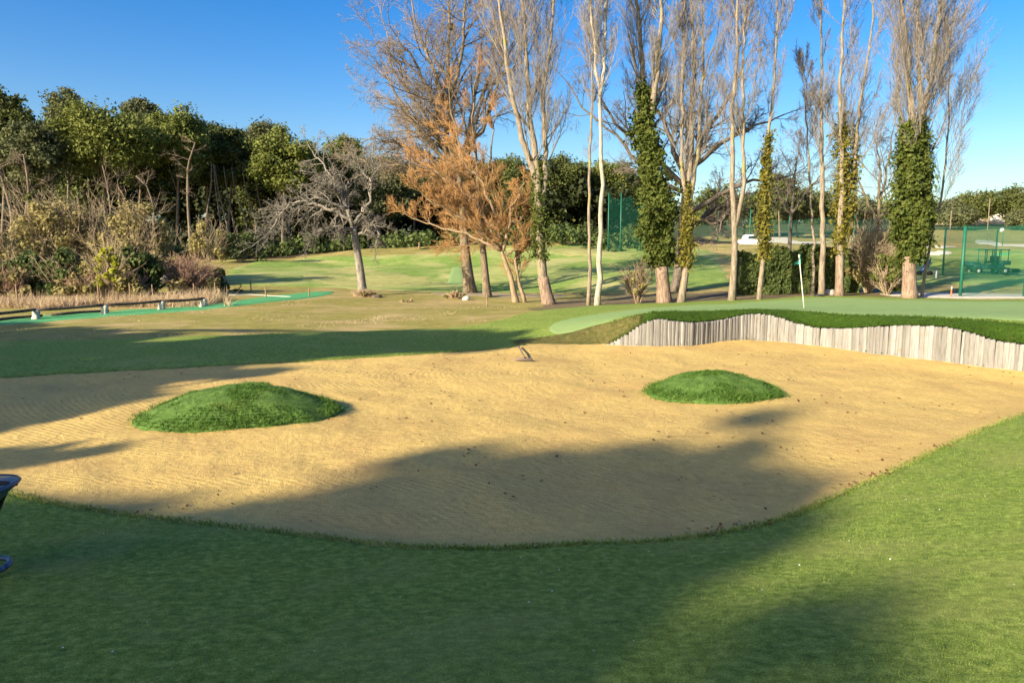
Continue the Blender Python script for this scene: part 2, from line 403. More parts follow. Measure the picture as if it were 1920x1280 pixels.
M['scrub_green'] = leaf('green_scrub_leaf', [(.035, .055, .015), (.08, .115, .03), (.15, .18, .06)], .8)
M['yellow_leaf'] = leaf('yellow_leaf', [(.22, .24, .02), (.40, .42, .04), (.55, .55, .08)], .8)
M['straw'] = leaf('dry_straw', [(.32, .22, .13), (.50, .38, .24), (.64, .52, .36)], .8)
M['blade'] = leaf('lawn_blade', [(.05, .10, .015), (.19, .27, .045), (.35, .44, .11)], 4.0, .3)
M['mblade'] = leaf('mound_blade', [(.03, .08, .010), (.09, .19, .028), (.19, .33, .065)], 4.0, .3)
M['plank'] = None
def plank_mat():
    m, nt, b = new_mat('weathered_plank'); co = geo(nt)
    oi = nt.nodes.new('ShaderNodeObjectInfo').outputs['Random']
    s = scaled(nt, co, (22, 22, 2.2)); n = noise(nt, s, 1.5, 5, .7)
    base = ramp(nt, oi, [(0, (.19, .187, .178)), (.35, (.25, .247, .236)), (.8, (.295, .29, .278)), (1, (.38, .375, .36))])
    c = mixc(nt, .75, base, ramp(nt, n, [(.32, (.50, .48, .46)), (.6, (1, 1, 1))]), 'MULTIPLY')
    st = noise(nt, co, 5, 4, .6); q = nt.nodes.new('ShaderNodeMapRange'); q.inputs[1].default_value = .6; q.inputs[2].default_value = .72; nt.links.new(st, q.inputs[0])
    c = mixc(nt, q.outputs[0], c, (.22, .19, .15))
    nt.links.new(c, b.inputs['Base Color']); b.inputs['Roughness'].default_value = .9; b.inputs['Specular IOR Level'].default_value = .15
    bump(nt, b, n, .012)
    return m
M['plank'] = plank_mat()
M['white'] = simple('white_paint', (.75, .75, .73), .45, .4, var=.06)
M['pole'] = simple('flag_pole_paint', (.66, .66, .58), .4, .4, var=.08)
M['teal'] = simple('teal_cloth', (.03, .36, .27), .7, .2, var=.12)
M['green_metal'] = simple('green_metal', (.012, .12, .075), .5, .4, var=.2)
M['dark_metal'] = simple('dark_metal', (.03, .03, .032), .5, .4, var=.3)
M['cart_green'] = simple('cart_paint', (.02, .075, .065), .5, .4, var=.3, scale=3)
M['blue'] = simple('blue_paint', (.012, .055, .14), .35, .5, var=.3, scale=6)
M['wood'] = simple('weathered_wood', (.24, .17, .11), .85, .15, var=.5, scale=14, bd=.01)
M['darkwood'] = simple('dark_rail_wood', (.10, .075, .06), .9, .15, var=.5, scale=9, bd=.01)
M['stone'] = simple('pale_stone', (.46, .43, .38), .9, .15, var=.35, scale=7, bd=.03)
M['orange'] = simple('orange_paint', (.75, .16, .06), .5, .3, var=.15)
M['rubber'] = simple('black_rubber', (.02, .02, .02), .8, .2, var=.3)
M['glass'] = simple('dark_glass', (.02, .045, .06), .08, .6, var=.2)
M['rake'] = simple('grey_rake_plastic', (.16, .125, .11), .6, .3, var=.25)
M['leafdead'] = leaf('dead_leaf', [(.06, .025, .012), (.14, .06, .03), (.26, .14, .07)], 3)
def net_mat(name, alpha, col):
    m, nt, b = new_mat(name)
    nt.nodes.remove(b)
    t = nt.nodes.new('ShaderNodeBsdfTransparent'); d = nt.nodes.new('ShaderNodeBsdfDiffuse'); d.inputs[0].default_value = (*col, 1)
    tr = nt.nodes.new('ShaderNodeBsdfTranslucent'); tr.inputs[0].default_value = (*col, 1)
    a = nt.nodes.new('ShaderNodeMixShader'); a.inputs[0].default_value = .5; nt.links.new(d.outputs[0], a.inputs[1]); nt.links.new(tr.outputs[0], a.inputs[2])
    n = noise(nt, geo(nt), .5, 3, .6); q = nt.nodes.new('ShaderNodeMapRange'); q.inputs[3].default_value = alpha * .8; q.inputs[4].default_value = alpha * 1.2; nt.links.new(n, q.inputs[0])
    mx = nt.nodes.new('ShaderNodeMixShader'); nt.links.new(q.outputs[0], mx.inputs[0]); nt.links.new(t.outputs[0], mx.inputs[1]); nt.links.new(a.outputs[0], mx.inputs[2])
    nt.links.new(mx.outputs[0], nt.nodes['Material Output'].inputs[0])
    return m
M['net'] = net_mat('green_netting', .26, (.03, .24, .145))
M['farnet'] = net_mat('far_green_netting', .20, (.035, .20, .14))

# ------------------------------------------------------------------ mesh building
class MB:
    def __init__(s): s.v = []; s.q = []; s.t = []; s.n = 0; s.tubes = {}
    def add(s, v, q=None, t=None):
        v = np.asarray(v, float).reshape(-1, 3)
        if q is not None and len(q): s.q.append(np.asarray(q, int).reshape(-1, 4) + s.n)
        if t is not None and len(t): s.t.append(np.asarray(t, int).reshape(-1, 3) + s.n)
        s.v.append(v); s.n += len(v)
    def tube(s, P, R, sides=5):
        P = np.asarray(P, float); R = np.asarray(R, float) * np.ones(len(P))
        s.tubes.setdefault((len(P), sides), []).append((P, R))
    def tubes_batch(s, P, R, sides):
        s.tubes.setdefault((P.shape[1], sides), []).append((P, R))
    def flush(s):
        for (n, k), L in s.tubes.items():
            P = np.concatenate([a if a.ndim == 3 else a[None] for a, _ in L]); R = np.concatenate([b if b.ndim == 2 else b[None] for _, b in L]); B = len(P)
            T = np.gradient(P, axis=1); T /= np.linalg.norm(T, axis=2, keepdims=True) + 1e-9
            m = np.abs(T[:, :1]).mean(1)
            ref = np.eye(3)[np.argmin(m, axis=1)][:, None, :]
            U = np.cross(T, np.broadcast_to(ref, T.shape)); U /= np.linalg.norm(U, axis=2, keepdims=True) + 1e-9
            Vv = np.cross(T, U)
            a = np.arange(k) * 2 * PI / k
            ring = P[:, :, None, :] + R[:, :, None, None] * (np.cos(a)[None, None, :, None] * U[:, :, None, :] + np.sin(a)[None, None, :, None] * Vv[:, :, None, :])
            i = np.arange(n - 1)[:, None] * k + np.arange(k)[None]
            j = np.arange(n - 1)[:, None] * k + (np.arange(k)[None] + 1) % k
            q = np.stack([i, j, j + k, i + k], -1).reshape(-1, 4)
            q = (q[None] + (np.arange(B) * n * k)[:, None, None]).reshape(-1, 4)
            tt = np.array([[0, f + 1, f] for f in range(1, k - 1)] + [[(n - 1) * k, (n - 1) * k + f, (n - 1) * k + f + 1] for f in range(1, k - 1)])
            tt = (tt[None] + (np.arange(B) * n * k)[:, None, None]).reshape(-1, 3)
            if k > 3 and sides_big(R): s.add(ring, q, tt)
            else: s.add(ring, q)
        s.tubes = {}
    def box(s, c, size, rot=0, taper=1.0, bev=0.0):
        c = np.asarray(c, float); hx, hy, hz = np.asarray(size, float) / 2
        if bev:
            b = min(bev, hx * .9, hy * .9, hz * .9)
            prof = [(-hz, hx - b, hy - b), (-hz + b, hx, hy), (hz - b, hx * taper, hy * taper), (hz, hx * taper - b, hy * taper - b)]
            rings = []
            for z, x, y in prof:
                e = b * .7
                rings.append([(x - e, -y, z), (x, -y + e, z), (x, y - e, z), (x - e, y, z), (-x + e, y, z), (-x, y - e, z), (-x, -y + e, z), (-x + e, -y, z)])
            v = np.array(rings).reshape(-1, 3); q = []; t = []
            for r in range(3):
                for i in range(8): q.append([r * 8 + i, r * 8 + (i + 1) % 8, r * 8 + 8 + (i + 1) % 8, r * 8 + 8 + i])
            for i in range(1, 7): t.append([0, i + 1, i]); t.append([24, 24 + i, 25 + i])
        else:
            v = np.array([(-hx, -hy, -hz), (hx, -hy, -hz), (hx, hy, -hz), (-hx, hy, -hz), (-hx * taper, -hy * taper, hz), (hx * taper, -hy * taper, hz), (hx * taper, hy * taper, hz), (-hx * taper, hy * taper, hz)])
            q = [[0, 3, 2, 1], [4, 5, 6, 7], [0, 1, 5, 4], [1, 2, 6, 5], [2, 3, 7, 6], [3, 0, 4, 7]]; t = []
        cr, sr = math.cos(rot), math.sin(rot)
        v = np.stack([v[:, 0] * cr - v[:, 1] * sr, v[:, 0] * sr + v[:, 1] * cr, v[:, 2]], -1) + c
        s.add(v, q, t)
    def cards(s, P, size, nrm=None, jitter=.7, tri=False, aspect=1.6):
        """leaf-sized faces at points P, turned roughly along nrm"""
        n = len(P); P = np.asarray(P, float)
        r = RNG.normal(size=(n, 3)); r /= np.linalg.norm(r, axis=1, keepdims=True)
        if nrm is not None: r = nrm + r * jitter; r /= np.linalg.norm(r, axis=1, keepdims=True)
        a = RNG.normal(size=(n, 3)); U = np.cross(r, a); U /= np.linalg.norm(U, axis=1, keepdims=True); Vv = np.cross(r, U)
        sz = size * RNG.uniform(.6, 1.35, (n, 1)); U = U * sz * .5; Vv = Vv * sz * .5 * aspect
        if tri:
            v = np.stack([P - U, P + U, P + Vv * 1.6], 1); s.add(v, t=np.arange(3 * n).reshape(-1, 3))
        else:
            v = np.stack([P - Vv, P + U, P + Vv * 1.1, P - U], 1); s.add(v, np.arange(4 * n).reshape(-1, 4))
    def mesh(s, name, mat, smooth=True):
        s.flush()
        me = bpy.data.meshes.new(name)
        if not s.v: return me
        V = np.concatenate(s.v); Q = np.concatenate(s.q) if s.q else np.zeros((0, 4), int); T = np.concatenate(s.t) if s.t else np.zeros((0, 3), int)
        me.vertices.add(len(V)); me.vertices.foreach_set('co', V.astype(np.float32).ravel())
        li = np.concatenate([Q.ravel(), T.ravel()]).astype(np.int32)
        ls = np.concatenate([np.arange(len(Q)) * 4, len(Q) * 4 + np.arange(len(T)) * 3]).astype(np.int32)
        me.loops.add(len(li)); me.loops.foreach_set('vertex_index', li)
        me.polygons.add(len(ls)); me.polygons.foreach_set('loop_start', ls)
        if smooth: me.polygons.foreach_set('use_smooth', np.ones(len(ls), bool))
        me.update(calc_edges=True); me.materials.append(mat)
        return me
def sides_big(R): return R.max() > .012
def thing(name, label, cat, loc=(0, 0, 0), group=None, rotz=0):
    o = bpy.data.objects.new(name, None); COL.objects.link(o); o.location = loc; o.rotation_euler = (0, 0, rotz)
    o.empty_display_size = .2
    o['label'] = label; o['category'] = cat
    if group: o['group'] = group
    return o
def part(name, mb, mat, parent, smooth=True, kind=None, label=None, world=True):
    """links a mesh as one part; mesh data given in world places is moved to the parent's base"""
    if world and parent is not None:
        root = parent
        off = np.zeros(3)
        while root is not None: off += np.array(root.location); root = root.parent
        mb.flush()
        mb.v = [v - off for v in mb.v]
    o = bpy.data.objects.new(name, mb.mesh(name, mat, smooth)); COL.objects.link(o); o.parent = parent
    if kind: o['kind'] = kind
    if label: o['label'] = label
    return o
def single(name, mb, mat, label, cat, group=None, smooth=True):
    o = part(name, mb, mat, None, smooth); o['label'] = label; o['category'] = cat
    if group: o['group'] = group
    return o

# ------------------------------------------------------------------ ground and its sheets (one polar grid, fine in front of the camera)
th = np.radians(np.concatenate([np.linspace(-180, -50, 42)[:-1], np.linspace(-50, 50, 540), np.linspace(50, 180, 42)[1:]]))
rr = np.concatenate([np.linspace(.3, 2.5, 14)[:-1], 2.5 * (28 / 2.5) ** (np.arange(215) / 215), 28 * (110 / 28) ** (np.arange(92) / 92), 110 * (900 / 110) ** (np.arange(46) / 45)])
TT, RR = np.meshgrid(th, rr)
GX, GY = RR * np.sin(TT), RR * np.cos(TT)
GZ = height(GX.ravel(), GY.ravel()).reshape(GX.shape)
nr, nc = GX.shape
GR = RR
ii = np.arange(nr - 1)[:, None] * nc + np.arange(nc - 1)[None]
QUADS = np.stack([ii, ii + 1, ii + nc + 1, ii + nc], -1).reshape(-1, 4)[:, ::-1]
def structure(name, mb, mat):
    o = part(name, mb, mat, None); o['kind'] = 'structure'; return o
GROUND_LATER = True
mb = MB()
mb.add([(0, 0, ground_at(0, 0))] + [(GX[0, k], GY[0, k], GZ[0, k]) for k in range(nc)], t=[(0, k + 1, k) for k in range(1, nc)])
gmb = mb
SDB = np.full(GX.size, -50.0); nearm = (GR.ravel() < 45); SDB[nearm] = bunker_sd(GX.ravel()[nearm], GY.ravel()[nearm]); SDB = SDB.reshape(GX.shape)
DWA = np.full(GX.size, 50.0); DWA[nearm] = seg_dist(GX.ravel()[nearm], GY.ravel()[nearm], WA, WB)[0]; DWA = DWA.reshape(GX.shape)
def sheet(name, poly_px=None, mat=None, thick=.02, rag=.05, ragscale=3.0, world=None, sd=None, slope=.25, margin=1.5, smoothn=2):
    if sd is None:
        if poly_px is not None: world = np.array([hit(*p) for p in poly_px])
        Pw = chaikin(world, smoothn)
        lo = Pw.min(0) - margin * 2; hi = Pw.max(0) + margin * 2
        m = (GX > lo[0]) & (GX < hi[0]) & (GY > lo[1]) & (GY < hi[1])
        sd = np.full(GX.shape, -99.0)
        sd[m] = sdist(GX[m], GY[m], Pw)
    cell = GR * .012
    sd = sd + rag * fbm(GX * ragscale, GY * ragscale, 3) * 1.3
    off = np.clip(sd * slope, -.6, thick)
    use = (sd > -(cell * 3 + .15)).ravel()
    fm = use[QUADS].all(1)
    q = QUADS[fm]; ids = np.unique(q); mp = np.zeros(GX.size, int); mp[ids] = np.arange(len(ids))
    V = np.stack([GX, GY, GZ + off], -1).reshape(-1, 3)[ids]
    b = MB(); b.add(V, mp[q])
    return structure(name, b, mat)

sheet('sand', sd=np.where(DWA < .3, np.maximum(SDB, .2 - DWA * .1), SDB), mat=M['sand'], thick=.006, rag=.07, ragscale=5)
LAWN = [(-900, 668), (-300, 650), (0, 641), (150, 637), (400, 631), (600, 622), (760, 618), (880, 613), (930, 602), (1000, 584), (1080, 575), (1180, 570), (1300, 566), (1400, 563), (1500, 556), (1620, 555), (1750, 560), (1920, 563), (2400, 566)]
lw = np.array([hit(*p) for p in LAWN])
lw = np.vstack([lw, [(60, 20), (60, -25), (-60, -25), (-60, 14)]])
sdl = sdist(GX.ravel(), GY.ravel(), chaikin(lw, 2)).reshape(GX.shape)
sdl = np.minimum(sdl, np.where(DWA < 1.0, -SDB - .12, -SDB))
sheet('lawn', sd=sdl, mat=M['lawn'], thick=.025, rag=.05, ragscale=4)
cov = ((sdl > .6) | (SDB > .6)).ravel(); gmb.add(np.stack([GX, GY, GZ], -1), QUADS[~cov[QUADS].all(1)])
structure('ground', gmb, M['rough'])
GREEN = [(1022, 622), (1026, 612), (1050, 602), (1100, 592), (1180, 582), (1300, 573), (1400, 567), (1500, 560), (1600, 559), (1750, 564), (1920, 567), (2300, 570), (2300, 640), (2100, 625), (1960, 612), (1890, 604), (1805, 600), (1698, 596), (1570, 591), (1506, 585), (1450, 583), (1407, 581.5), (1356, 585), (1290, 587), (1228, 586), (1165, 599), (1100, 618), (1060, 629), (1035, 631)]
sheet('putting_green', GREEN, M['green'], thick=.032, rag=.0)
sheet('turf_path', [(-300, 612), (0, 598), (200, 585), (380, 573), (430, 567), (500, 556), (590, 547), (640, 547), (580, 560), (470, 571), (400, 580), (200, 594), (0, 611), (-300, 632)], M['astro'], thick=.035, rag=.02)
_sx = lambda px, D: ((px - 960) / F * D, D)
sheet('turf_strip', world=np.array([_sx(846, 66), _sx(868, 66), _sx(876, 52), _sx(836, 52)]), mat=M['green'], thick=.06, rag=.05, ragscale=1, smoothn=0)
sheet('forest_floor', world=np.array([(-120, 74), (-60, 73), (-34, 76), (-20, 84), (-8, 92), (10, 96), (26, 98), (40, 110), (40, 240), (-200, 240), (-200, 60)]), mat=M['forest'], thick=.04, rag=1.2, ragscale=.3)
sheet('fairway', [(425, 500), (560, 484), (640, 481), (760, 478), (860, 473), (1000, 462), (1150, 458), (1260, 468), (1340, 468), (1370, 530), (1340, 541), (1200, 549), (1000, 548), (820, 548), (640, 541), (520, 537), (425, 536)], M['fairway'], thick=.03, rag=.5, ragscale=.6)
sheet('dry_fairway', [(560, 520), (650, 500), (740, 512), (820, 520), (800, 536), (700, 538), (600, 532)], M['fairdry'], thick=.045, rag=1.3, ragscale=.4)
sheet('fairway_rise', [(1010, 466), (1150, 461), (1230, 471), (1180, 482), (1040, 480)], M['fairdry'], thick=.045, rag=1.3, ragscale=.4)
sheet('tan_path', [(800, 549), (900, 550), (1000, 552), (1060, 553), (1060, 558), (960, 558), (820, 554)], M['track'], thick=.035, rag=.25, ragscale=1)
sheet('leaf_litter', [(985, 584), (1020, 566), (1120, 556), (1250, 550), (1400, 546), (1500, 543), (1640, 543), (1740, 549), (1740, 562), (1600, 557), (1500, 558), (1400, 566), (1280, 571), (1180, 578), (1080, 582)], M['litter'], thick=.018, rag=.8, ragscale=1)
sheet('gravel_path', [(1640, 549), (1700, 548), (1800, 550), (1920, 552), (2200, 554), (2200, 561), (1920, 560), (1800, 560), (1720, 558), (1660, 556)], M['gravel'], thick=.05, rag=.12, ragscale=2)
sheet('far_fairway', [(1640, 540), (1800, 534), (2100, 536), (2300, 520), (2300, 470), (1920, 466), (1700, 470), (1560, 474), (1400, 474), (1350, 484), (1500, 520)], M['fairway'], thick=.05, rag=.8, ragscale=.3)
sheet('far_lawn', [(1690, 505), (1800, 500), (1920, 512), (2100, 512), (2100, 488), (1850, 484), (1700, 492)], M['lawn'], thick=.07, rag=1, ragscale=.3)
sheet('far_green', [(1780, 480), (1900, 474), (2100, 476), (2100, 486), (1850, 483)], M['astro'], thick=.08, rag=1, ragscale=.3)
for k, pl in enumerate([[(1605, 461), (1640, 456), (1700, 457), (1790, 462), (1790, 466), (1680, 468)],
                        [(1712, 475), (1760, 469), (1800, 475), (1750, 481)],
                        [(1820, 452), (1850, 448), (1870, 456), (1940, 456), (2050, 452), (2050, 460), (1900, 463), (1850, 459)],
                        [(1390, 446), (1470, 444), (1480, 450), (1530, 452), (1600, 449), (1600, 454), (1500, 458), (1400, 452)],
                        [(1500, 464), (1560, 461), (1620, 464), (1560, 469)]]):
    sheet('far_sand', pl, M['farsand'], thick=.09, rag=.8, ragscale=.3, slope=.5)
sheet('hillside', world=np.array([(-200, 230), (20, 150), (60, 170), (120, 190), (260, 200), (420, 160), (800, 300), (500, 800), (-500, 800), (-700, 300)]), mat=M['hill'], thick=.12, rag=5, ragscale=.05)

# bank between the plank wall and the putting green
def wall_frame(n):
    s = np.concatenate([[0], np.cumsum(np.linalg.norm(np.diff(WL, axis=0), axis=1))])
    q = np.linspace(0, s[-1], n)
    X = np.interp(q, s, WL[:, 0]); Y = np.interp(q, s, WL[:, 1]); Z = np.interp(q, s, WTZ)
    tx = np.gradient(X); ty = np.gradient(Y); L = np.hypot(tx, ty)
    return q, X, Y, Z, tx / L, ty / L
q, X, Y, Z, tx, ty = wall_frame(360)
nt_ = 14
tt = np.linspace(0.035, 1.15, nt_)
bx = X[:, None] - ty[:, None] * tt[None]; by = Y[:, None] + tx[:, None] * tt[None]
bz = height(bx.ravel(), by.ravel(), tune=0).reshape(bx.shape)
bz = bz + np.interp(tt, [0, .1, .85, 1.15], [.0, .045, .045, -.05])[None] + .02 * fbm(bx * 6, by * 6)
bi = np.arange(359)[:, None] * nt_ + np.arange(nt_ - 1)[None]
kk = int(np.argmax(Z > LOW + .10))
bz0 = bz.copy(); rp = sm((np.arange(360) - kk) / 16.0)[:, None]; bz = bz + (.05 * fbm(bx * 5, by * 5) - .035) * (1 - rp)
mb = MB(); mb.add(np.stack([bx, by, bz], -1)[kk:], np.stack([bi, bi + 1, bi + nt_ + 1, bi + nt_], -1)[:359 - kk].reshape(-1, 4)[:, ::-1])
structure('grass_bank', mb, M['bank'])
ks = kk + 18
mb = MB(); mb.add(np.stack([bx, by, bz0], -1)[:ks + 1], np.stack([bi, bi + 1, bi + nt_ + 1, bi + nt_], -1)[:ks].reshape(-1, 4)[:, ::-1])
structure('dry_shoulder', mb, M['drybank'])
# short tufts on the bank so its lip over the planks is ragged
mb = MB()
k = RNG.integers(kk, 360, 9000); tq = RNG.uniform(0.0, 1.0, 9000) ** 1.5
px_ = X[k] - ty[k] * tq + RNG.normal(0, .02, 9000); py_ = Y[k] + tx[k] * tq + RNG.normal(0, .02, 9000)
pz_ = height(px_, py_, tune=0) + .05
def blades(mb, P, h, w, lean=.5):
    n = len(P); a = RNG.uniform(0, 2 * PI, n); l = RNG.normal(0, lean, (n, 2)) * h
    hh = h * RNG.uniform(.6, 1.3, n); U = np.stack([np.cos(a), np.sin(a), 0 * a], -1) * (w * .5)
    tip = P + np.stack([l[:, 0], l[:, 1], hh], -1)
    mb.add(np.stack([P - U, P + U, tip], 1), t=np.arange(3 * n).reshape(-1, 3))
blades(mb, np.stack([px_, py_, pz_ - .02], -1), .05, .02, .7)
o = part('bank_grass', mb, M['bank'], None, smooth=False); o['kind'] = 'stuff'

# the two turf islands in the sand
def mound(pxl, pxr, pyc, top_y, label, dep):
    a = hit_low(pxl, pyc); b = hit_low(pxr, pyc); c = (a + b) / 2; w = np.linalg.norm(b - a) / 2 * .91
    zt = at((pxl + pxr) / 2, top_y, c[1] + dep * .25)[2]
    base = ground_at(*c); H = zt - base
    nr_, na = 26, 72
    V = []
    rs = np.linspace(0, 1.08, nr_)
    for r in rs:
        for k in range(na):
            t = 2 * PI * k / na
            wob = 1 + .05 * math.sin(2 * t + .6) + .04 * math.sin(3 * t + 2) + .06 * float(fbm(np.array([math.cos(t) * 3 + w]), np.array([math.sin(t) * 3 + dep]))[0])
            x = c[0] + w * r * wob * math.cos(t); y = c[1] + dep * r * wob * math.sin(t)
            z = base + H * (max(0, 1 - r * r) ** 1.0) if r < 1 else base - .12 * (r - 1) / .08
            V.append((x, y, z))
    V = np.array(V); V[:, 2] += (.035 * fbm(V[:, 0] * 5, V[:, 1] * 5) + .02 * fbm(V[:, 0] * 13, V[:, 1] * 13)) * np.repeat(rs < 1.0, na)
    V[:, 2] += np.where(np.repeat(rs, na) < 1.0, .01, 0)
    i = np.arange(nr_ - 1)[:, None] * na + np.arange(na)[None]; j = np.arange(nr_ - 1)[:, None] * na + (np.arange(na)[None] + 1) % na
    mb = MB(); mb.add(V, np.stack([i, j, j + na, i + na], -1).reshape(-1, 4))
    root = thing('turf_mound', label, 'grass mound', (c[0], c[1], base), 'turf islands in the bunker')
    part('turf', mb, M['mound'], root)
    # rough blades all over it, longer at the skirt
    n = 16000
    t = RNG.uniform(0, 2 * PI, n); r = np.sqrt(RNG.uniform(0, 1.02, n))
    ri = np.clip((r / 1.08 * (nr_ - 1)).astype(int), 0, nr_ - 1); ki = (t / (2 * PI) * na).astype(int) % na
    G = V.reshape(nr_, na, 3); P = G[ri, ki] * (1 - .5) + G[np.minimum(ri + 1, nr_ - 1), (ki + 1) % na] * .5 + RNG.normal(0, .012, (n, 3)) * np.array([1, 1, 0])
    mb = MB(); blades(mb, P[::2] - [0, 0, .01], .026, .010, .9)
    m2 = (r > .84) & (vnoise(P[:, 0] * 3.5, P[:, 1] * 3.5) > -.12); P2 = P[m2]; blades(mb, P2 + RNG.normal(0, .06, P2.shape) * [1, 1, 0], .055, .013, 1.3)
    m3 = vnoise(P[:, 0] * 2.2, P[:, 1] * 4) > .12; blades(mb, P[m3], .036, .011, 1.0)
    part('grass_blades', mb, M['mblade'], root, smooth=False, kind='stuff')
mound(262, 642, 776, 716, 'larger bright green turf mound in the sand, left of the rake', 1.25)
mound(1200, 1468, 735, 694, 'smaller dark green turf mound in the sand in front of the plank wall', 1.0)

# plank wall
q, X, Y, Z, tx, ty = wall_frame(400)
wall = thing('plank_wall', 'long curved retaining wall of upright weathered planks with a wavy top behind the sand', 'retaining wall', (X[0], Y[0], LOW))
s_ = .10; k = 0
pm = {}
def plank_mesh(wd, th_, seed):
    r = random.Random(seed); b = MB()
    # front face with rounded edges, uneven top, unit height
    n = 4
    xs = np.array([-.5, -.34, 0, .34, .5, .42, -.42]) * wd; ys = np.array([-.30, -.48, -.54, -.48, -.30, .5, .5]) * th_
    V = []; cx = r.uniform(-.1, .1) * wd
    for z, sc in ((0, 1), (.5, 1 + r.uniform(-.06, .06)), (.96, 1 + r.uniform(-.08, .04)), (1.0, .82)):
        V += [(x * sc + cx * z, y * sc, z + (.02 * r.uniform(-1, 1) if z == 1.0 else 0)) for x, y in zip(xs, ys)]
    m = 7; Q = []
    for l in range(3):
        for i in range(m): Q.append([l * m + i, l * m + (i + 1) % m, l * m + m + (i + 1) % m, l * m + m + i])
    T = [[3 * m, 3 * m + i, 3 * m + i + 1] for i in range(1, m - 1)]
    b.add(V, Q, T)
    return b.mesh('plank', M['plank'], smooth=False)
variants = [plank_mesh(w, .055, i) for i, w in enumerate([.085, .095, .105, .115, .125, .10, .09, .12])]
vw = [.085, .095, .105, .115, .125, .10, .09, .12]
npl = 0
while s_ < q[-1] - .1 and npl < 290:
    vi = random.randrange(8); w = vw[vi]
    c_ = s_ + w / 2; x = np.interp(c_, q, X); y = np.interp(c_, q, Y); zt = np.interp(c_, q, Z)
    ax = np.interp(c_, q, tx); ay = np.interp(c_, q, ty)
    h = zt - (LOW - .12) + random.uniform(-.006, .010)
    if zt > LOW + .09:
        o = bpy.data.objects.new('plank', variants[vi]); COL.objects.link(o); o.parent = wall
        o.location = (x - X[0] + ay * random.uniform(-.015, .01), y - Y[0] - ax * random.uniform(-.015, .01), -.12)
        o.rotation_euler = (random.uniform(-.02, .01), random.uniform(-.012, .012), math.atan2(ay, ax))
        o.scale = (1, 1, h); npl += 1
    s_ += w * .885

# ------------------------------------------------------------------ tree machinery
def nrm(v): v = np.asarray(v, float); return v / (np.linalg.norm(v) + 1e-9)
def poly3(pts, n):
    P = np.array(pts, float); d = np.concatenate([[0], np.cumsum(np.linalg.norm(np.diff(P, axis=0), axis=1))])
    q = np.linspace(0, d[-1], n); return np.stack([np.interp(q, d, P[:, k]) for k in range(3)], -1)
def perp_dir(d, ang, az):
    d = nrm(d); a = np.array([0, 0, 1.0]) if abs(d[2]) < .9 else np.array([1.0, 0, 0])
    u = nrm(np.cross(d, a)); v = np.cross(d, u)
    return nrm(d * math.cos(ang) + (u * math.cos(az) + v * math.sin(az)) * math.sin(ang))
GQ = []
def grow(mbs, P0, d, L, r, lev, pr):
    """queues one branch; run_growth() then grows all queued branches and their side branches together"""
    GQ.append((np.asarray(P0, float), nrm(d), L, r, lev))
def unit(a): return a / (np.linalg.norm(a, axis=-1, keepdims=True) + 1e-9)
def run_growth(mbs, pr):
    for lev in sorted({g[4] for g in GQ}):
        S = [g for g in GQ if g[4] == lev]
        grow_level(mbs, np.array([g[0] for g in S]), np.array([g[1] for g in S]), np.array([g[2] for g in S]), np.array([g[3] for g in S]), lev, pr)
    GQ.clear()
def grow_level(mbs, P0, d, L, r, lev, pr):
    p = pr[lev]; n = p.get('n', 4); B = len(P0)
    if B == 0: return
    if p.get('spike'):
        dd = unit(d + RNG.normal(0, p['gn'], (B, 3)) + [0, 0, p['up']])
        u = unit(np.cross(dd, RNG.normal(size=(B, 3)))); w = np.cross(dd, u); R = r[:, None]
        v = np.stack([P0 + u * R, P0 + (-.5 * u + .866 * w) * R, P0 + (-.5 * u - .866 * w) * R, P0 + dd * L[:, None]], 1)
        t = np.array([[0, 1, 3], [1, 2, 3], [2, 0, 3]])[None] + 4 * np.arange(B)[:, None, None]
        mbs[p['mb']].add(v, t=t.reshape(-1, 3)); return
    P = [P0]; dd = d
    for i in range(n - 1):
        dd = unit(dd + RNG.normal(0, p['gn'], (B, 3)) + [0, 0, p['up']])
        P.append(P[-1] + dd * (L / (n - 1))[:, None])
    P = np.stack(P, 1); tip = p.get('tip', .35)
    R = r[:, None] * (1 - (1 - tip) * np.linspace(0, 1, n))[None]
    mbs[p['mb']].tubes_batch(P, R, p.get('sides', 3))
    if lev + 1 >= len(pr): return
    k = int(math.ceil(p['kids'])); keep = RNG.random((B, k)) < p['kids'] / k
    t0 = p.get('t0', .2); t = t0 + (1 - t0) * (np.arange(k)[None] + RNG.random((B, k))) / k
    i = np.minimum((t * (n - 1)).astype(int), n - 2); f = (t * (n - 1) - i)[..., None]; bi = np.arange(B)[:, None]
    q = P[bi, i] * (1 - f) + P[bi, i + 1] * f; td = unit(P[bi, i + 1] - P[bi, i])
    u = unit(np.cross(td, RNG.normal(size=td.shape))); a = (p['ang'] * RNG.uniform(.6, 1.3, (B, k)))[..., None]
    cd = td * np.cos(a) + u * np.sin(a)
    l2 = L[:, None] * p['lr'] * RNG.uniform(.6, 1.25, (B, k)) * (1.15 - .55 * t)
    r2 = np.maximum(pr[lev + 1].get('rmin', .004), R[bi, i] * p['rr'])
    grow_level(mbs, q[keep], cd[keep], l2[keep], r2[keep], lev + 1, pr)
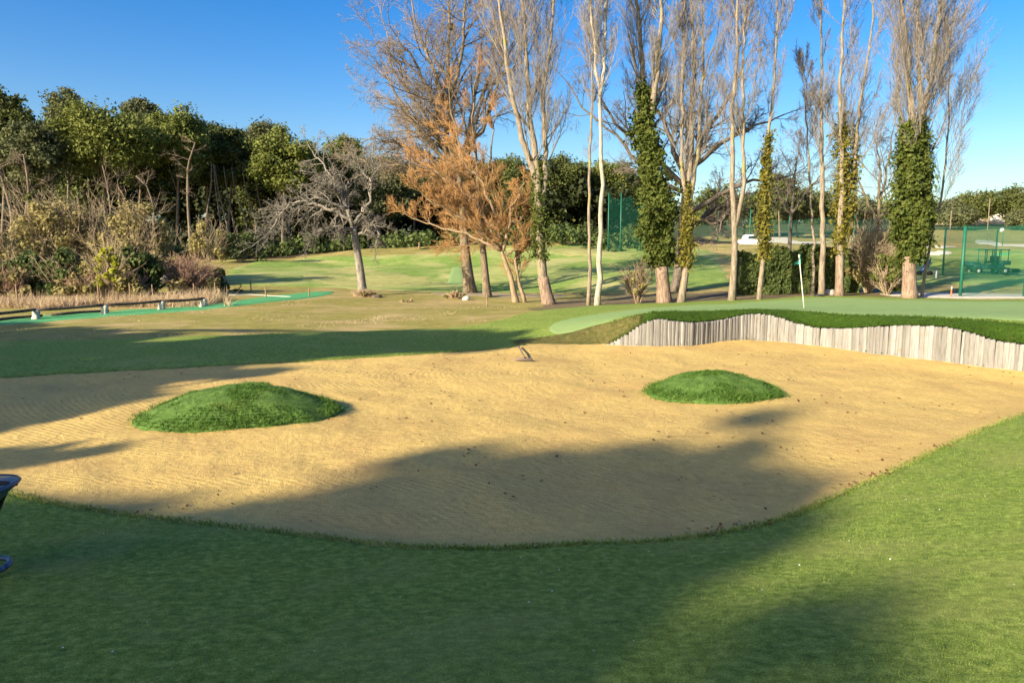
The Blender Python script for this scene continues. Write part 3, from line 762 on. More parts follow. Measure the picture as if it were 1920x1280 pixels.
def ivy_on(mb, line, rad, size, n, clump=.75, ragged=1.2):
    size *= .68; n = int(n * 1.8)
    """ivy leaves round a stem: line world points, rad radius per point"""
    line = poly3(line, 60); rad = np.interp(np.linspace(0, 1, 60), np.linspace(0, 1, len(rad)), rad)
    i = RNG.integers(0, 59, n); f = RNG.random(n)[:, None]
    C = line[i] * (1 - f) + line[i + 1] * f
    a = RNG.uniform(0, 2 * PI, n); zz = C[:, 2]
    sd_ = C[0, 0]; lump = .78 + clump * (vnoise(np.cos(a) * 1.6 + 9 + sd_, np.sin(a) + zz * 1.1) * 1.3 + 1.1 * vnoise(np.cos(a) * 3 + 2, np.sin(a) * 2 + zz * 3.3 + sd_))
    lump = np.clip(lump, .15, 1.7)
    rr_ = rad[i] * lump * np.sqrt(RNG.uniform(.35, 1.05, n)) + RNG.normal(0, ragged * .06, n)
    nn = np.stack([np.cos(a), np.sin(a), 0 * a], -1)
    P = C + nn * rr_[:, None] * .76
    k = max(8, n // 70); ci = RNG.integers(0, n, k); j = RNG.integers(0, k, n); m = RNG.random(n) < .4
    cen = C[ci] + nn[ci] * (rad[i[ci]] * lump[ci] * RNG.uniform(.6, 1.15, k))[:, None]
    P[m] = cen[j[m]] + RNG.normal(0, .13, (m.sum(), 3)) * [1, 1, 1.3]
    mb.cards(P, size * RNG.uniform(.6, 1.25, (n, 1)), nn * 1.0 + [0, 0, .35], 1.0)

def stems_px(pts, D, jit=0):
    return [at(x, y, D + (0 if i == 0 else jit * i / len(pts))) for i, (x, y) in enumerate(pts)]

POP = [dict(mb='t', n=6, gn=.06, up=.22, kids=8, lr=.50, ang=.34, rr=.5, sides=4, t0=.10, tip=.25),
       dict(mb='w', n=3, gn=.10, up=.24, kids=5, lr=.6, ang=.38, rr=.6, rmin=.008, sides=3, t0=.1),
       dict(mb='w', n=2, gn=.14, up=.2, kids=3, lr=.85, ang=.42, rr=.6, rmin=.007, sides=3, t0=.15),
       dict(mb='w', gn=.12, up=.12, rmin=.0065, spike=True)]
def poplar(label, D, stems, y0, n1, reach, ivy=None, base_r=.22, flare=1.35, basemat=None, barkm='poplar_bark', twig='poplar_twig', gfac=1.0, group='tall bare poplars in a row behind the putting green'):
    """stems: list of picture polylines from the ground up; y0: row where branching starts; n1 branches per stem; reach: branch length"""
    b = np.array(stems[0][0]); base = spot(b[0], D=D)
    root = thing('poplar_tree', label, 'poplar tree', tuple(base), group)
    T, Wd = MB(), MB(); mbs = {'t': T, 'w': Wd}; base_r *= .66
    for si, st in enumerate(stems):
        st = [tuple(p) for p in st]
        pts = stems_px(st, D, random.uniform(-.8, .8))
        if si == 0 or st[0][1] > 520: pts[0] = np.array([pts[0][0], D, base[2] - .15])
        # run on above the frame to a natural top
        last = pts[-1]; top = 15.8 + random.uniform(-.6, .8) if st[-1][1] < 5 else last[2]
        if top > last[2] + .5:
            dirv = nrm(pts[-1] - pts[-2]); dirv = nrm(dirv + np.array([0, 0, 1.5]))
            pts.append(last + dirv * (top - last[2]) * .5); pts.append(pts[-1] + nrm([random.uniform(-.05, .05), 0, 1]) * (top - pts[-1][2]))
        n = 26
        line = poly3(pts, n); k = np.linspace(0, 1, n)
        line[1:-1] += RNG.normal(0, .03, (n - 2, 3)) * [1, 1, 0]
        r0 = base_r * (1 if si == 0 else .62)
        R = r0 * (1 - .9 * k ** .8) + .012
        if si == 0 or st[0][1] > 520: R = R * (1 + (flare - 1) * np.exp(-(line[:, 2] - line[0, 2]) / .35))
        T.tube(line, R, 9)
        zs = at(st[0][0], y0, D)[2]
        for _ in range(int(n1 * .8)):
            t = random.uniform(0, 1); z = zs + (line[-1, 2] - zs) * t ** .85
            i = int(np.clip(np.searchsorted(line[:, 2], z) - 1, 0, n - 2)); f = random.random()
            q_ = line[i] * (1 - f) + line[i + 1] * f
            tf = (line[-1, 2] - z) / (line[-1, 2] - zs + 1e-6)
            L = reach * random.uniform(.6, 1.15) * (.45 + .75 * min(1, tf * 2.2))
            az = random.uniform(0, 2 * PI); el = random.uniform(.65, 1.1)
            d = np.array([math.cos(az) * math.cos(el), math.sin(az) * math.cos(el), math.sin(el)])
            grow(mbs, q_, d, L * 1.2, min(.05, R[i] * random.uniform(.14, .30)), 0, POP)
    run_growth(mbs, POP)
    part('trunk', T, M[barkm], root)
    part('branches', Wd, M[twig], root)
    if basemat:
        B = MB(); p0 = base - [0, 0, .1]; hh = (np.array(stems[0][1]) if len(stems[0]) > 1 else 0)
        a = poly3([line0 for line0 in [np.array(p0), at(*stems[0][1], D)]], 6)
        B.tube(a, base_r * np.array([1.55, 1.28, 1.15, 1.1, 1.08, 1.05]), 11); part('trunk_base', B, M[basemat], root)
    if ivy:
        I = MB()
        for (pl, rad, sz, n, mt) in ivy:
            ivy_on(I, stems_px(pl, D), rad, sz, n)
        part('ivy', I, M[ivy[0][4]], root)
    return root

# 36 m away one picture pixel is about 26 mm
poplar('thick many stemmed poplar beside the orange willow, thin ivy low on its trunk', 36,
       [[(1030, 572), (1018, 520), (1012, 440), (1008, 330), (992, 200), (985, 60), (978, -5)], [(1012, 430), (1022, 330), (1020, 180), (1035, 40), (1040, -5)], [(1010, 350), (975, 250), (950, 120), (935, -5)]],
       330, 34, 2.3, [([(1010, 485), (1008, 400), (1012, 300)], [.5, .42, .2], .13, 2600, 'ivy')], .40, 1.3, 'poplar_base')
poplar('slim poplar stem just left of the white trunked poplar', 35, [[(1103, 572), (1106, 470), (1104, 400), (1108, 250), (1112, 60), (1108, -5)]], 330, 26, 1.1, None, .13, 1.2)
poplar('slender poplar with a smooth whitish trunk and narrow high crown', 34.5, [[(1120, 575), (1124, 480), (1128, 380), (1126, 230), (1122, 170), (1112, 60), (1105, -5)], [(1124, 180), (1134, 120), (1136, -5)]], 190, 40, 1.5, None, .20, 1.25, barkm='pale_bark')
poplar('tall poplar thickly wrapped in dark green ivy, reddish trunk base', 36,
       [[(1246, 567), (1240, 500), (1228, 400), (1214, 260), (1208, 160), (1200, 60), (1192, -5)], [(1214, 250), (1232, 140), (1240, 20), (1240, -5)]],
       300, 42, 1.9, [([(1240, 500), (1230, 430), (1222, 340), (1212, 240), (1206, 160)], [.75, 1.0, .85, .62, .25], .16, 9500, 'ivy')], .44, 1.3, 'poplar_base')
poplar('poplar with dense upright branching right of the ivy wrapped trunk', 35.5,
       [[(1277, 568), (1290, 480), (1290, 380), (1295, 280), (1300, 150), (1298, 40), (1296, -5)], [(1291, 400), (1310, 280), (1318, 150), (1316, 20), (1315, -5)], [(1290, 420), (1278, 300), (1280, 150), (1284, 20), (1284, -5)]],
       360, 46, 1.6, [([(1283, 500), (1287, 430), (1290, 350)], [.3, .34, .12], .13, 1500, 'ivy_yellow')], .26, 1.3)
poplar('poplar with a pale trunk forking in two at mid height', 35,
       [[(1372, 562), (1376, 480), (1378, 430), (1372, 330), (1374, 200), (1384, 90), (1382, -5)], [(1380, 425), (1396, 350), (1392, 200), (1394, 80), (1400, -5)]],
       300, 34, 1.5, None, .24, 1.3, barkm='poplar_bark')
poplar('slim leaning poplar with yellowish ivy along its lower trunk', 35,
       [[(1423, 562), (1430, 500), (1434, 420), (1440, 260), (1452, 140), (1456, 20), (1456, -5)]],
       250, 36, 1.5, [([(1433, 485), (1430, 420), (1436, 340), (1440, 255)], [.34, .36, .28, .12], .14, 2200, 'ivy_yellow')], .17, 1.2)
poplar('short slim poplar with its whole top below the frame edge', 38, [[(1524, 557), (1524, 450), (1516, 300), (1510, 200), (1507, 112)]], 330, 30, 1.2, None, .12, 1.2)
poplar('straight mid size poplar between the short poplar and the yellowish ivy poplar', 37, [[(1540, 555), (1544, 450), (1542, 330), (1540, 200), (1541, 80), (1538, -5)]], 330, 34, 1.3, None, .23, 1.2)
poplar('two stemmed poplar with yellowish ivy behind the flag', 37,
       [[(1574, 557), (1574, 480), (1576, 400), (1578, 300), (1574, 180), (1580, 60), (1584, -5)], [(1578, 420), (1600, 320), (1612, 190), (1632, 80), (1640, -5)]],
       330, 36, 2.0, [([(1576, 475), (1578, 400), (1582, 300), (1578, 210)], [.42, .50, .44, .18], .14, 2600, 'ivy_yellow'), ([(1590, 440), (1602, 320), (1606, 245)], [.3, .32, .12], .14, 800, 'ivy_yellow')], .26, 1.3, 'poplar_base')
poplar('small poplar standing behind the thick ivied right hand poplar', 43, [[(1690, 550), (1690, 400), (1688, 240), (1682, 150), (1680, 85)]], 260, 26, 1.4, None, .14, 1.2)
poplar('broad poplar at the right end, heavy dark ivy over a thick reddish trunk', 35.5,
       [[(1706, 562), (1704, 480), (1712, 400), (1712, 280), (1706, 170), (1698, 60), (1690, -5)], [(1722, 430), (1740, 340), (1728, 200), (1718, 60), (1722, -5)], [(1716, 350), (1726, 240), (1752, 120), (1762, -5)]],
       330, 38, 2.3, [([(1706, 492), (1708, 440), (1706, 360), (1704, 290), (1700, 235)], [.75, 1.05, .85, .68, .25], .17, 7000, 'ivy'), ([(1735, 400), (1736, 330), (1722, 215)], [.4, .5, .3], .14, 2200, 'ivy')], .42, 1.35, 'poplar_base')
# loose outer growth on the right side of the last poplar
poplar('thin bare poplar spreading its fine branches right of the dark ivied one', 36.5, [[(1728, 560), (1742, 460), (1768, 360), (1778, 240), (1780, 120), (1778, 10)]], 430, 40, 2.2, None, .10, 1.2)

# spreading bare trees
BIG = [dict(mb='t', n=6, gn=.12, up=.04, kids=6, lr=.52, ang=.75, rr=.55, sides=5, t0=.2),
       dict(mb='t', n=5, gn=.15, up=.04, kids=6, lr=.55, ang=.75, rr=.5, rmin=.012, sides=3, t0=.15),
       dict(mb='w', n=3, gn=.2, up=.03, kids=6, lr=.58, ang=.75, rr=.55, rmin=.010, sides=3, t0=.1),
       dict(mb='w', n=3, gn=.2, up=.02, kids=6, lr=.65, ang=.7, rr=.6, rmin=.009, sides=3, t0=.1),
       dict(mb='w', gn=.2, up=.0, rmin=.008, spike=True)]
def bare_tree(name, label, cat, D, trunk, r0, limbs, bark_, twig_, prm, nlimb=7, blen=.5, start=1, rtip=.5, group=None):
    base = spot(trunk[0][0], D=D); root = thing(name, label, cat, tuple(base), group)
    T, Wd = MB(), MB(); mbs = {'t': T, 'w': Wd}
    pts = stems_px(trunk, D); pts[0] = np.array([pts[0][0], D, base[2] - .15]); line = poly3(pts, 14); k = np.linspace(0, 1, 14)
    T.tube(line, r0 * (1 - (1 - rtip) * k) * (1 + .45 * np.exp(-k * 14)), 10)
    for lb in limbs:
        px, rl, dz = lb
        dsh = dz
        P = [at(x, y, D + dsh * i / max(1, len(px) - 1)) for i, (x, y) in enumerate(px)]
        n = 16; L = poly3(P, n); L[1:-1] += RNG.normal(0, .05, (n - 2, 3)); R = rl * (1 - .85 * np.linspace(0, 1, n)) + .012
        T.tube(L, R, 6)
        tl = np.linalg.norm(np.diff(L, axis=0), axis=1).sum()
        for j in range(nlimb):
            i = random.randint(2, n - 2); td = L[i + 1] - L[i]
            grow(mbs, L[i], perp_dir(td, random.uniform(.4, 1.0), random.uniform(0, 2 * PI)), tl * blen * random.uniform(.5, 1.1) * (1.15 - i / n * .6), R[i] * .55, start, prm)
        grow(mbs, L[-1], L[-1] - L[-2], tl * blen * .8, R[-1], start, prm)
    run_growth(mbs, prm)
    part('trunk', T, M[bark_], root); part('branches', Wd, M[twig_], root)
    return root
bare_tree('bare_tree', 'large rounded bare tree with a bird nest near its top, behind the willow', 'bare tree', 46,
          [(882, 550), (872, 470), (866, 380), (858, 310)], .36,
          [([(858, 312), (845, 210), (838, 120), (842, 40), (840, -40)], .20, 1), ([(858, 305), (815, 200), (775, 110), (745, 70)], .17, -2), ([(860, 320), (800, 235), (750, 200), (705, 175)], .15, 2),
           ([(862, 340), (800, 285), (740, 268), (690, 262)], .13, -2), ([(862, 330), (885, 220), (902, 110), (908, 10)], .16, 2), ([(860, 320), (905, 240), (935, 160), (948, 70)], .13, -1),
           ([(858, 325), (790, 255), (735, 165), (712, 100)], .13, 1), ([(852, 305), (785, 200), (735, 130), (725, 60)], .12, -1), ([(840, 350), (770, 312), (712, 310), (680, 300)], .11, 1.5), ([(866, 300), (900, 200), (925, 120), (930, 20)], .12, 1),
           ([(840, 200), (800, 100), (775, 30), (770, -30)], .12, 2.5), ([(845, 180), (868, 90), (872, 0), (880, -60)], .12, -2)],
          'plane_bark', 'plane_twig', BIG, 13, .46)
bare_tree('bare_tree', 'bare dark oak behind the poplars, long crooked limbs reaching right', 'bare tree', 45,
          [(1272, 545), (1278, 470), (1283, 400), (1288, 330)], .42,
          [([(1290, 400), (1340, 370), (1400, 340), (1450, 335), (1480, 330)], .16, -1), ([(1288, 430), (1330, 400), (1380, 372), (1420, 360)], .15, 2), ([(1285, 340), (1320, 250), (1370, 180), (1400, 110)], .18, 1),
           ([(1286, 330), (1350, 270), (1410, 240), (1470, 215)], .15, -2), ([(1286, 340), (1250, 240), (1195, 150), (1180, 70)], .17, 1), ([(1284, 350), (1210, 280), (1150, 230), (1110, 150)], .15, -2), ([(1288, 330), (1290, 220), (1330, 120), (1345, 60)], .15, 2),
           ([(1282, 360), (1215, 330), (1160, 260), (1090, 200), (1060, 150)], .12, 2), ([(1290, 410), (1345, 420), (1360, 400), (1345, 440)], .12, -1)],
          'dark_bark', 'dark_twig', BIG, 8, .40)
bare_tree('bare_tree', 'grey bare tree with a loose crown behind the two stemmed poplar', 'bare tree', 56,
          [(1652, 545), (1650, 470), (1648, 400)], .22,
          [([(1648, 402), (1650, 320), (1640, 250)], .12, 1), ([(1648, 410), (1690, 340), (1700, 270)], .11, -1), ([(1648, 420), (1610, 340), (1600, 270)], .11, 1), ([(1648, 400), (1665, 300), (1680, 220)], .10, 2)],
          'plane_bark', 'dark_twig', BIG, 7, .5)
bare_tree('bare_tree', 'grey bare tree with arching twigs behind the leaning ivied poplar', 'bare tree', 58,
          [(1478, 540), (1480, 470), (1484, 400)], .2,
          [([(1484, 402), (1490, 330), (1500, 260)], .11, 1), ([(1484, 410), (1450, 340), (1440, 280)], .1, -1), ([(1484, 400), (1520, 350), (1560, 300)], .1, 1)],
          'dark_bark', 'dark_twig', BIG, 6, .5)
WIL = [dict(mb='t', n=6, gn=.08, up=.1, kids=6, lr=.55, ang=.6, rr=.5, sides=4, t0=.2),
       dict(mb='t', n=5, gn=.11, up=.13, kids=8, lr=.62, ang=.65, rr=.45, rmin=.012, sides=3, t0=.1),
       dict(mb='w', n=3, gn=.15, up=.13, kids=7, lr=.65, ang=.6, rr=.55, rmin=.011, sides=3, t0=.05),
       dict(mb='w', n=3, gn=.13, up=.12, kids=5, lr=.75, ang=.6, rr=.7, rmin=.009, sides=3, t0=.05),
       dict(mb='w', gn=.14, up=.10, rmin=.008, spike=True)]
bare_tree('willow_tree', 'bare willow with glowing orange twigs leaning left over two pale stems', 'willow tree', 38,
          [(968, 577), (958, 520), (940, 470)], .17,
          [([(940, 470), (900, 430), (850, 400), (800, 372)], .09, -1.5), ([(942, 475), (930, 400), (900, 340), (870, 305)], .10, 1), ([(940, 470), (880, 440), (820, 425), (775, 410)], .08, 1), ([(945, 470), (960, 390), (985, 340)], .08, -1),
           ([(930, 430), (880, 370), (830, 330), (790, 310)], .08, -1), ([(935, 450), (900, 410), (850, 350), (815, 320)], .07, 2), ([(985, 577), (965, 500), (972, 430), (985, 390)], .10, .5), ([(950, 480), (985, 450), (1005, 420)], .06, 0)],
          'willow_bark', 'willow_twig', WIL, 11, .34)
bare_tree('willow_tree', 'upright bare willow with an orange pink plume of twigs behind the leaning one', 'willow tree', 42,
          [(914, 552), (906, 470), (896, 400)], .24,
          [([(896, 402), (870, 300), (850, 230), (842, 170)], .10, 1), ([(896, 400), (895, 300), (885, 220), (892, 150)], .11, -1), ([(896, 410), (920, 310), (930, 220)], .09, 1), ([(896, 420), (840, 350), (800, 310)], .09, -1), ([(898, 410), (880, 330), (855, 270), (830, 250)], .08, 1.5)],
          'plane_bark', 'willow_twig', WIL, 6, .22)
APP = [dict(mb='t', n=6, gn=.2, up=.0, kids=5, lr=.55, ang=.8, rr=.6, sides=5, t0=.2),
       dict(mb='t', n=6, gn=.24, up=-.05, kids=7, lr=.5, ang=.8, rr=.6, rmin=.015, sides=4, t0=.15),
       dict(mb='w', n=5, gn=.28, up=-.04, kids=5.5, lr=.5, ang=.85, rr=.6, rmin=.011, sides=3, t0=.1),
       dict(mb='w', n=4, gn=.25, up=.0, kids=1.5, lr=.5, ang=.8, rr=.7, rmin=.008, sides=3),
       dict(mb='w', gn=.25, up=.0, rmin=.012, spike=True)]
bare_tree('fruit_tree', 'old bare fruit tree with a leaning trunk and gnarled grey branches', 'fruit tree', 42,
          [(681, 553), (676, 510), (668, 460), (662, 425)], .25,
          [([(662, 425), (640, 360), (610, 315), (586, 284)], .12, 1), ([(640, 365), (620, 345), (592, 342)], .06, -1), ([(662, 430), (630, 432), (600, 428)], .11, -2), ([(664, 420), (690, 380), (700, 335), (698, 300)], .10, 1),
           ([(655, 410), (600, 385), (560, 375), (520, 400)], .09, 2), ([(650, 390), (600, 370), (540, 385), (500, 440)], .08, -1.5), ([(668, 445), (700, 420), (712, 440), (704, 462)], .07, -1), ([(610, 430), (585, 440), (575, 465)], .05, 0), ([(700, 350), (672, 310), (660, 292)], .05, 1), ([(665, 430), (700, 400), (722, 420)], .06, 1),
           ([(560, 380), (525, 400), (505, 440)], .045, 0), ([(655, 400), (650, 350), (612, 330)], .06, 2)],
          'apple_bark', 'apple_bark', APP, 15, .42, rtip=.75)

# nest in the rounded bare tree
mb = MB(); nc_ = at(845, 50, 46.3)
for k in range(260):
    a = random.uniform(0, 2 * PI); r = .24 * random.uniform(.4, 1); z = random.uniform(-.16, .14)
    r *= math.sqrt(max(.1, 1 - (z / .24) ** 2)); c = nc_ + np.array([math.cos(a) * r, math.sin(a) * r, z]); t = nrm([-math.sin(a), math.cos(a), random.uniform(-.3, .3)]) * .15
    mb.tube([c - t, c, c + t], [.012, .016, .01], 3)
single('bird_nest', mb, M['dark_twig'], 'dark round bird nest of twigs high in the rounded bare tree', 'nest')

# ------------------------------------------------------------------ pines
def clump_points(c, r, n, flat=.7):
    v = RNG.normal(size=(n, 3)); v /= np.linalg.norm(v, axis=1, keepdims=True)
    rad = RNG.uniform(.35, 1.0, (n, 1)) ** .6
    return c + v * rad * r * [1, 1, flat], v
def pine(label, px, top, D, wpx, matn, crown_y, lean=0, nclump=38, trunk_r=.2, size=.30, dens=95, bark_='pine_bark', group='pines at the edge of the wood', base_py=None, name='pine_tree'):
    """px centre column, top row, crown_y: row where the crown begins underneath"""
    base = spot(px - lean, D=D)
    topz = at(px, top, D)[2]; cz = at(px, crown_y, D)[2]; w = wpx / F * D / 2
    cx = at(px, top, D)[0]
    crown_y += 30 if D < 104 else 0; cz = at(px, crown_y, D)[2]
    root = thing(name, label, 'pine tree', tuple(base), group)
    T, L = MB(), MB()
    H = topz - cz; cc = np.array([cx, D, cz + H * .5])
    tr = poly3([base - [0, 0, .2], base + (cc - base) * .35 + [random.uniform(-.4, .4), 0, 0], cc + [0, 0, -H * .1], cc + [0, 0, H * .4]], 10)
    T.tube(tr, trunk_r * np.linspace(1.15, .25, 10), 7)
    for k in range(nclump):
        v = RNG.normal(size=3); v /= np.linalg.norm(v); v[2] = abs(v[2]) * random.choice([1, 1, -.8])
        rad = random.uniform(.35, .92)
        c = cc + v * np.array([w * rad * 1.1, w * rad, H * .5 * rad])
        r = random.uniform(.20, .34) * w * (1.2 - .3 * rad)
        g = RNG.normal(size=(dens, 3)); P = c + g * r * np.array([.62, .62, .40]); nv = g / (np.linalg.norm(g, axis=1, keepdims=True) + 1e-6)
        L.cards(P, size, nv * .55 + [-.15, -.15, .55], 1.0, tri=True, aspect=1.5)
        if k % 3 == 0:
            i = random.randint(4, 9); a = tr[i]; mid = (a + c) / 2 + [0, 0, -.2]
            T.tube([a, mid, c], [trunk_r * .35, trunk_r * .22, .03], 4)
    part('trunk', T, M[bark_], root); part('crown', L, M[matn], root)
    return root
PN = [ # label, px, top, D, width, material, crown foot row
 ('dark pine cut by the left frame edge, highest top of the wood', 0, 152, 78, 110, 'pine_leaf', 330, 0),
 ('dull grey green pine second from the left edge, bent pale trunk', 52, 222, 76, 100, 'pine_grey', 345, 4),
 ('tall greyish pine crown rising behind the big bright pine', 122, 160, 100, 95, 'pine_grey', 330, 0),
 ('large bright yellow green pine leaning over the scrub', 190, 186, 80, 165, 'pine_light', 322, -10),
 ('narrow pine top peeping up right of the bright pine', 258, 172, 104, 62, 'pine_grey', 280, 0),
 ('dark green pine right behind the bright yellow green pine', 262, 208, 90, 100, 'pine_leaf', 345, 0),
 ('olive pine with a bent bare trunk in front of it', 330, 200, 86, 110, 'pine_light', 320, 0),
 ('very dark pine between two olive crowns', 385, 218, 96, 90, 'pine_leaf', 350, 0),
 ('small crowned dark pine left of the broad bright green one', 432, 226, 92, 80, 'pine_leaf', 350, 0),
 ('mid green pine behind the gap above the dark trunks', 482, 222, 104, 95, 'pine_grey', 340, 0),
 ('broad bright green pine above the left half of the fruit tree', 530, 236, 88, 120, 'pine_light', 362, 0),
 ('rounded dark pine behind the forked top of the fruit tree', 590, 256, 96, 95, 'pine_leaf', 380, 0),
 ('green pine behind the right half of the fruit tree', 640, 252, 100, 100, 'pine_light', 372, 0),
 ('greyish pine just left of the orange willow', 712, 282, 96, 110, 'pine_grey', 400, 0),
 ('dark low pine behind the orange willow crown', 780, 300, 106, 100, 'pine_leaf', 410, 0),
 ('green pine seen through the orange willow twigs', 862, 285, 112, 110, 'pine_light', 410, 0),
 ('olive pine behind the thick many stemmed poplar', 955, 282, 110, 110, 'pine_leaf', 410, 0),
 ('dark pine between the many stemmed poplar and the white poplar', 1062, 286, 108, 95, 'pine_leaf', 400, 0),
 ('olive pine right behind the slender white poplar', 1140, 302, 112, 110, 'pine_light', 400, 0),
 ('low dark pine left of the oak, behind the netting', 1205, 330, 122, 90, 'pine_leaf', 405, 0),
]
for a in PN:
    pine(a[0], a[1], a[2], a[3], a[4], a[5], a[6], lean=a[7], nclump=int(38 + a[4] * .30), size=.25, dens=240)
# second row: fills the wood's dark depth
PB = [('dark pine deep in the wood behind the left scrub', 20), ('shaded pine deep in the wood above the tall shrubs', 95), ('shaded pine deep in the wood under the bright pine', 165), ('dark pine deep in the wood right of the bright pine', 235),
      ('dark pine deep in the wood behind the bent trunk', 300), ('dark pine deep in the wood above the small shrubs', 365), ('shaded pine deep behind the dark row of trunks', 425), ('shaded pine deep in the wood left of the fruit tree', 495),
      ('shaded pine deep behind the fruit tree crown', 560), ('dark pine deep behind the fruit tree trunk', 625), ('shaded pine deep right of the fruit tree', 690), ('dark pine deep between fruit tree and willow', 750), ('dark pine deep behind the willow trunks', 830),
      ('shaded pine deep behind the upright willow', 910), ('dark pine deep behind the many stemmed poplar', 1000), ('shaded pine deep left of the white poplar', 1090), ('shaded pine deep behind the slim poplar pair', 1165)]
for i, (lb, px) in enumerate(PB):
    pine(lb, px, (225 if px < 450 else 262) + i * 3 + random.uniform(-8, 8), 106 + random.uniform(0, 12), 125, 'pine_leaf', 468, nclump=70, dens=110, size=.42, group='shaded pines deep in the wood')
# right hand background trees, beyond the range
for lb, px, top, D, w, mt, cy in [
    ('low dark pine seen below the oak limbs', 1345, 345, 150, 90, 'pine_leaf', 425), ('low green pine left of the forked poplar', 1395, 358, 165, 90, 'pine_grey', 425), ('dark rounded pine right of the leaning ivied poplar', 1462, 318, 150, 75, 'pine_leaf', 420), ('olive pine between leaning poplar and short poplar', 1496, 345, 160, 70, 'pine_grey', 425),
    ('dark pine behind the straight mid size poplar', 1545, 350, 170, 90, 'pine_leaf', 430), ('olive pine behind the brown shrub', 1625, 372, 180, 90, 'pine_grey', 430), ('distant tree left of the thin spreading poplar', 1775, 368, 210, 75, 'pine_grey', 425), ('distant rounded tree above the tan slope', 1832, 350, 215, 80, 'pine_leaf', 420),
    ('distant dark tree near the right frame edge', 1888, 352, 210, 85, 'pine_leaf', 415), ('distant tree cut by the right frame edge', 1945, 360, 205, 90, 'pine_leaf', 415), ('low distant tree at the foot of the far slope', 1800, 392, 190, 60, 'pine_grey', 430), ('low distant tree under the far pale slope', 1925, 395, 185, 70, 'pine_grey', 430)]:
    pine(lb, px, top, D, w, mt, cy, nclump=34, dens=150, size=.5 if D > 170 else .42, group='pines beyond the practice range')
# far wood on the hill as one mass
mb = MB()
for k in range(260):
    px = random.uniform(1250, 2300); D = random.uniform(235, 300); b = spot(px, D=D)
    tz = at(px, random.uniform(372, 398), D)[2]
    P, nv = clump_points(np.array([b[0], b[1], (b[2] + tz) / 2]), max(2.5, (tz - b[2]) * .55), 60, .9); mb.cards(P, 1.0, nv + [0, 0, .5], .8)
o = part('distant_wood', mb, M['pine_leaf'], None); o['kind'] = 'stuff'
# undergrowth in the wood: shrubs between the trunks, the deep ones coloured dark for shade
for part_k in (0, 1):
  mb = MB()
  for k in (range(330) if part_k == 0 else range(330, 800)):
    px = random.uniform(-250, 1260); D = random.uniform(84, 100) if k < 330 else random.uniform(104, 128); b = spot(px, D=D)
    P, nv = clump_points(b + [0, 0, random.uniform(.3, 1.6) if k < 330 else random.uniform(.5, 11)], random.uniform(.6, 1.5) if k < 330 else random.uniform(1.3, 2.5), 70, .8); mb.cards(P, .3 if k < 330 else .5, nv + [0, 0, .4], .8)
  o = part(['undergrowth', 'deep_undergrowth'][part_k], mb, M[['scrub_green', 'painted_shade'][part_k]], None); o['kind'] = 'stuff'
# bare trunks that show in front of the dark wood
for lb, pts, D, r, mt in [
    ('bent pale bare trunk with a side limb against the dark wood', [(358, 470), (352, 380), (352, 310), (366, 268)], 74, .16, 'pine_bark'),
    ('thin pale leaning trunk under the bright pine', [(208, 400), (202, 350), (192, 310)], 74, .12, 'pine_bark'),
    ('kinked pale trunk crossing low under the bright pine', [(288, 385), (276, 350), (255, 330)], 74, .12, 'pine_bark'),
    ('bent pale trunk of the wood near the left edge', [(54, 360), (50, 320), (44, 290)], 70, .16, 'pine_bark'),
    ('leaning pale trunk at the left frame edge', [(22, 400), (8, 350), (-6, 300)], 70, .16, 'pine_bark')]:
    b = spot(pts[0][0], D=D); P = [at(x, y, D) for x, y in pts]
    mb = MB(); mb.tube(poly3([b - [0, 0, .2]] + P, 14), np.linspace(r * 1.2, r * .45, 14), 7)
    L = poly3([b] + P, 14)
    root = thing('dead_tree', lb, 'dead tree', tuple(b), 'pale bare trunks at the wood edge')
    for k in range(9):
        grow({'t': mb, 'w': mb}, L[random.randint(7, 13)], nrm([random.uniform(-1, 1), random.uniform(-.5, .5), .3]), random.uniform(1, 2.4), r * .35, 1, BIG[:4])
    run_growth({'t': mb, 'w': mb}, BIG[:4])
    part('trunk_and_limbs', mb, M[mt], root)
for k, px in enumerate([395, 412, 428, 447, 462, 480, 500, 520, 548]):
    b = spot(px + random.uniform(-5, 5), D=84 + (k * 37 % 9)); mb = MB(); lx = random.uniform(-1.2, 1.2); mb.tube(poly3([b - [0, 0, .2], b + [random.uniform(-.3, .3), 0, 4], b + [lx, 0, 8], b + [lx * 1.2, 0, 10.5]], 9), np.linspace(.14, .05, 9), 6)
    single('dead_pine', mb, M['dark_bark'], ['slim trunk at the left end of the dark gap in the wood','second slim trunk from the left in the dark gap','third slim trunk from the left in the dark gap','fourth slim trunk from the left in the dark gap','middle slim trunk in the dark gap of the wood','slim trunk just right of the middle in the dark gap','slim trunk left of the fruit tree branches in the dark gap','slim trunk behind the leftmost fruit tree twigs','slim trunk at the right end of the dark gap behind fruit tree twigs'][k], 'dead tree', 'slim shaded trunks in the dark wood')  # dark bark stands in for the wood's shade on these trunks

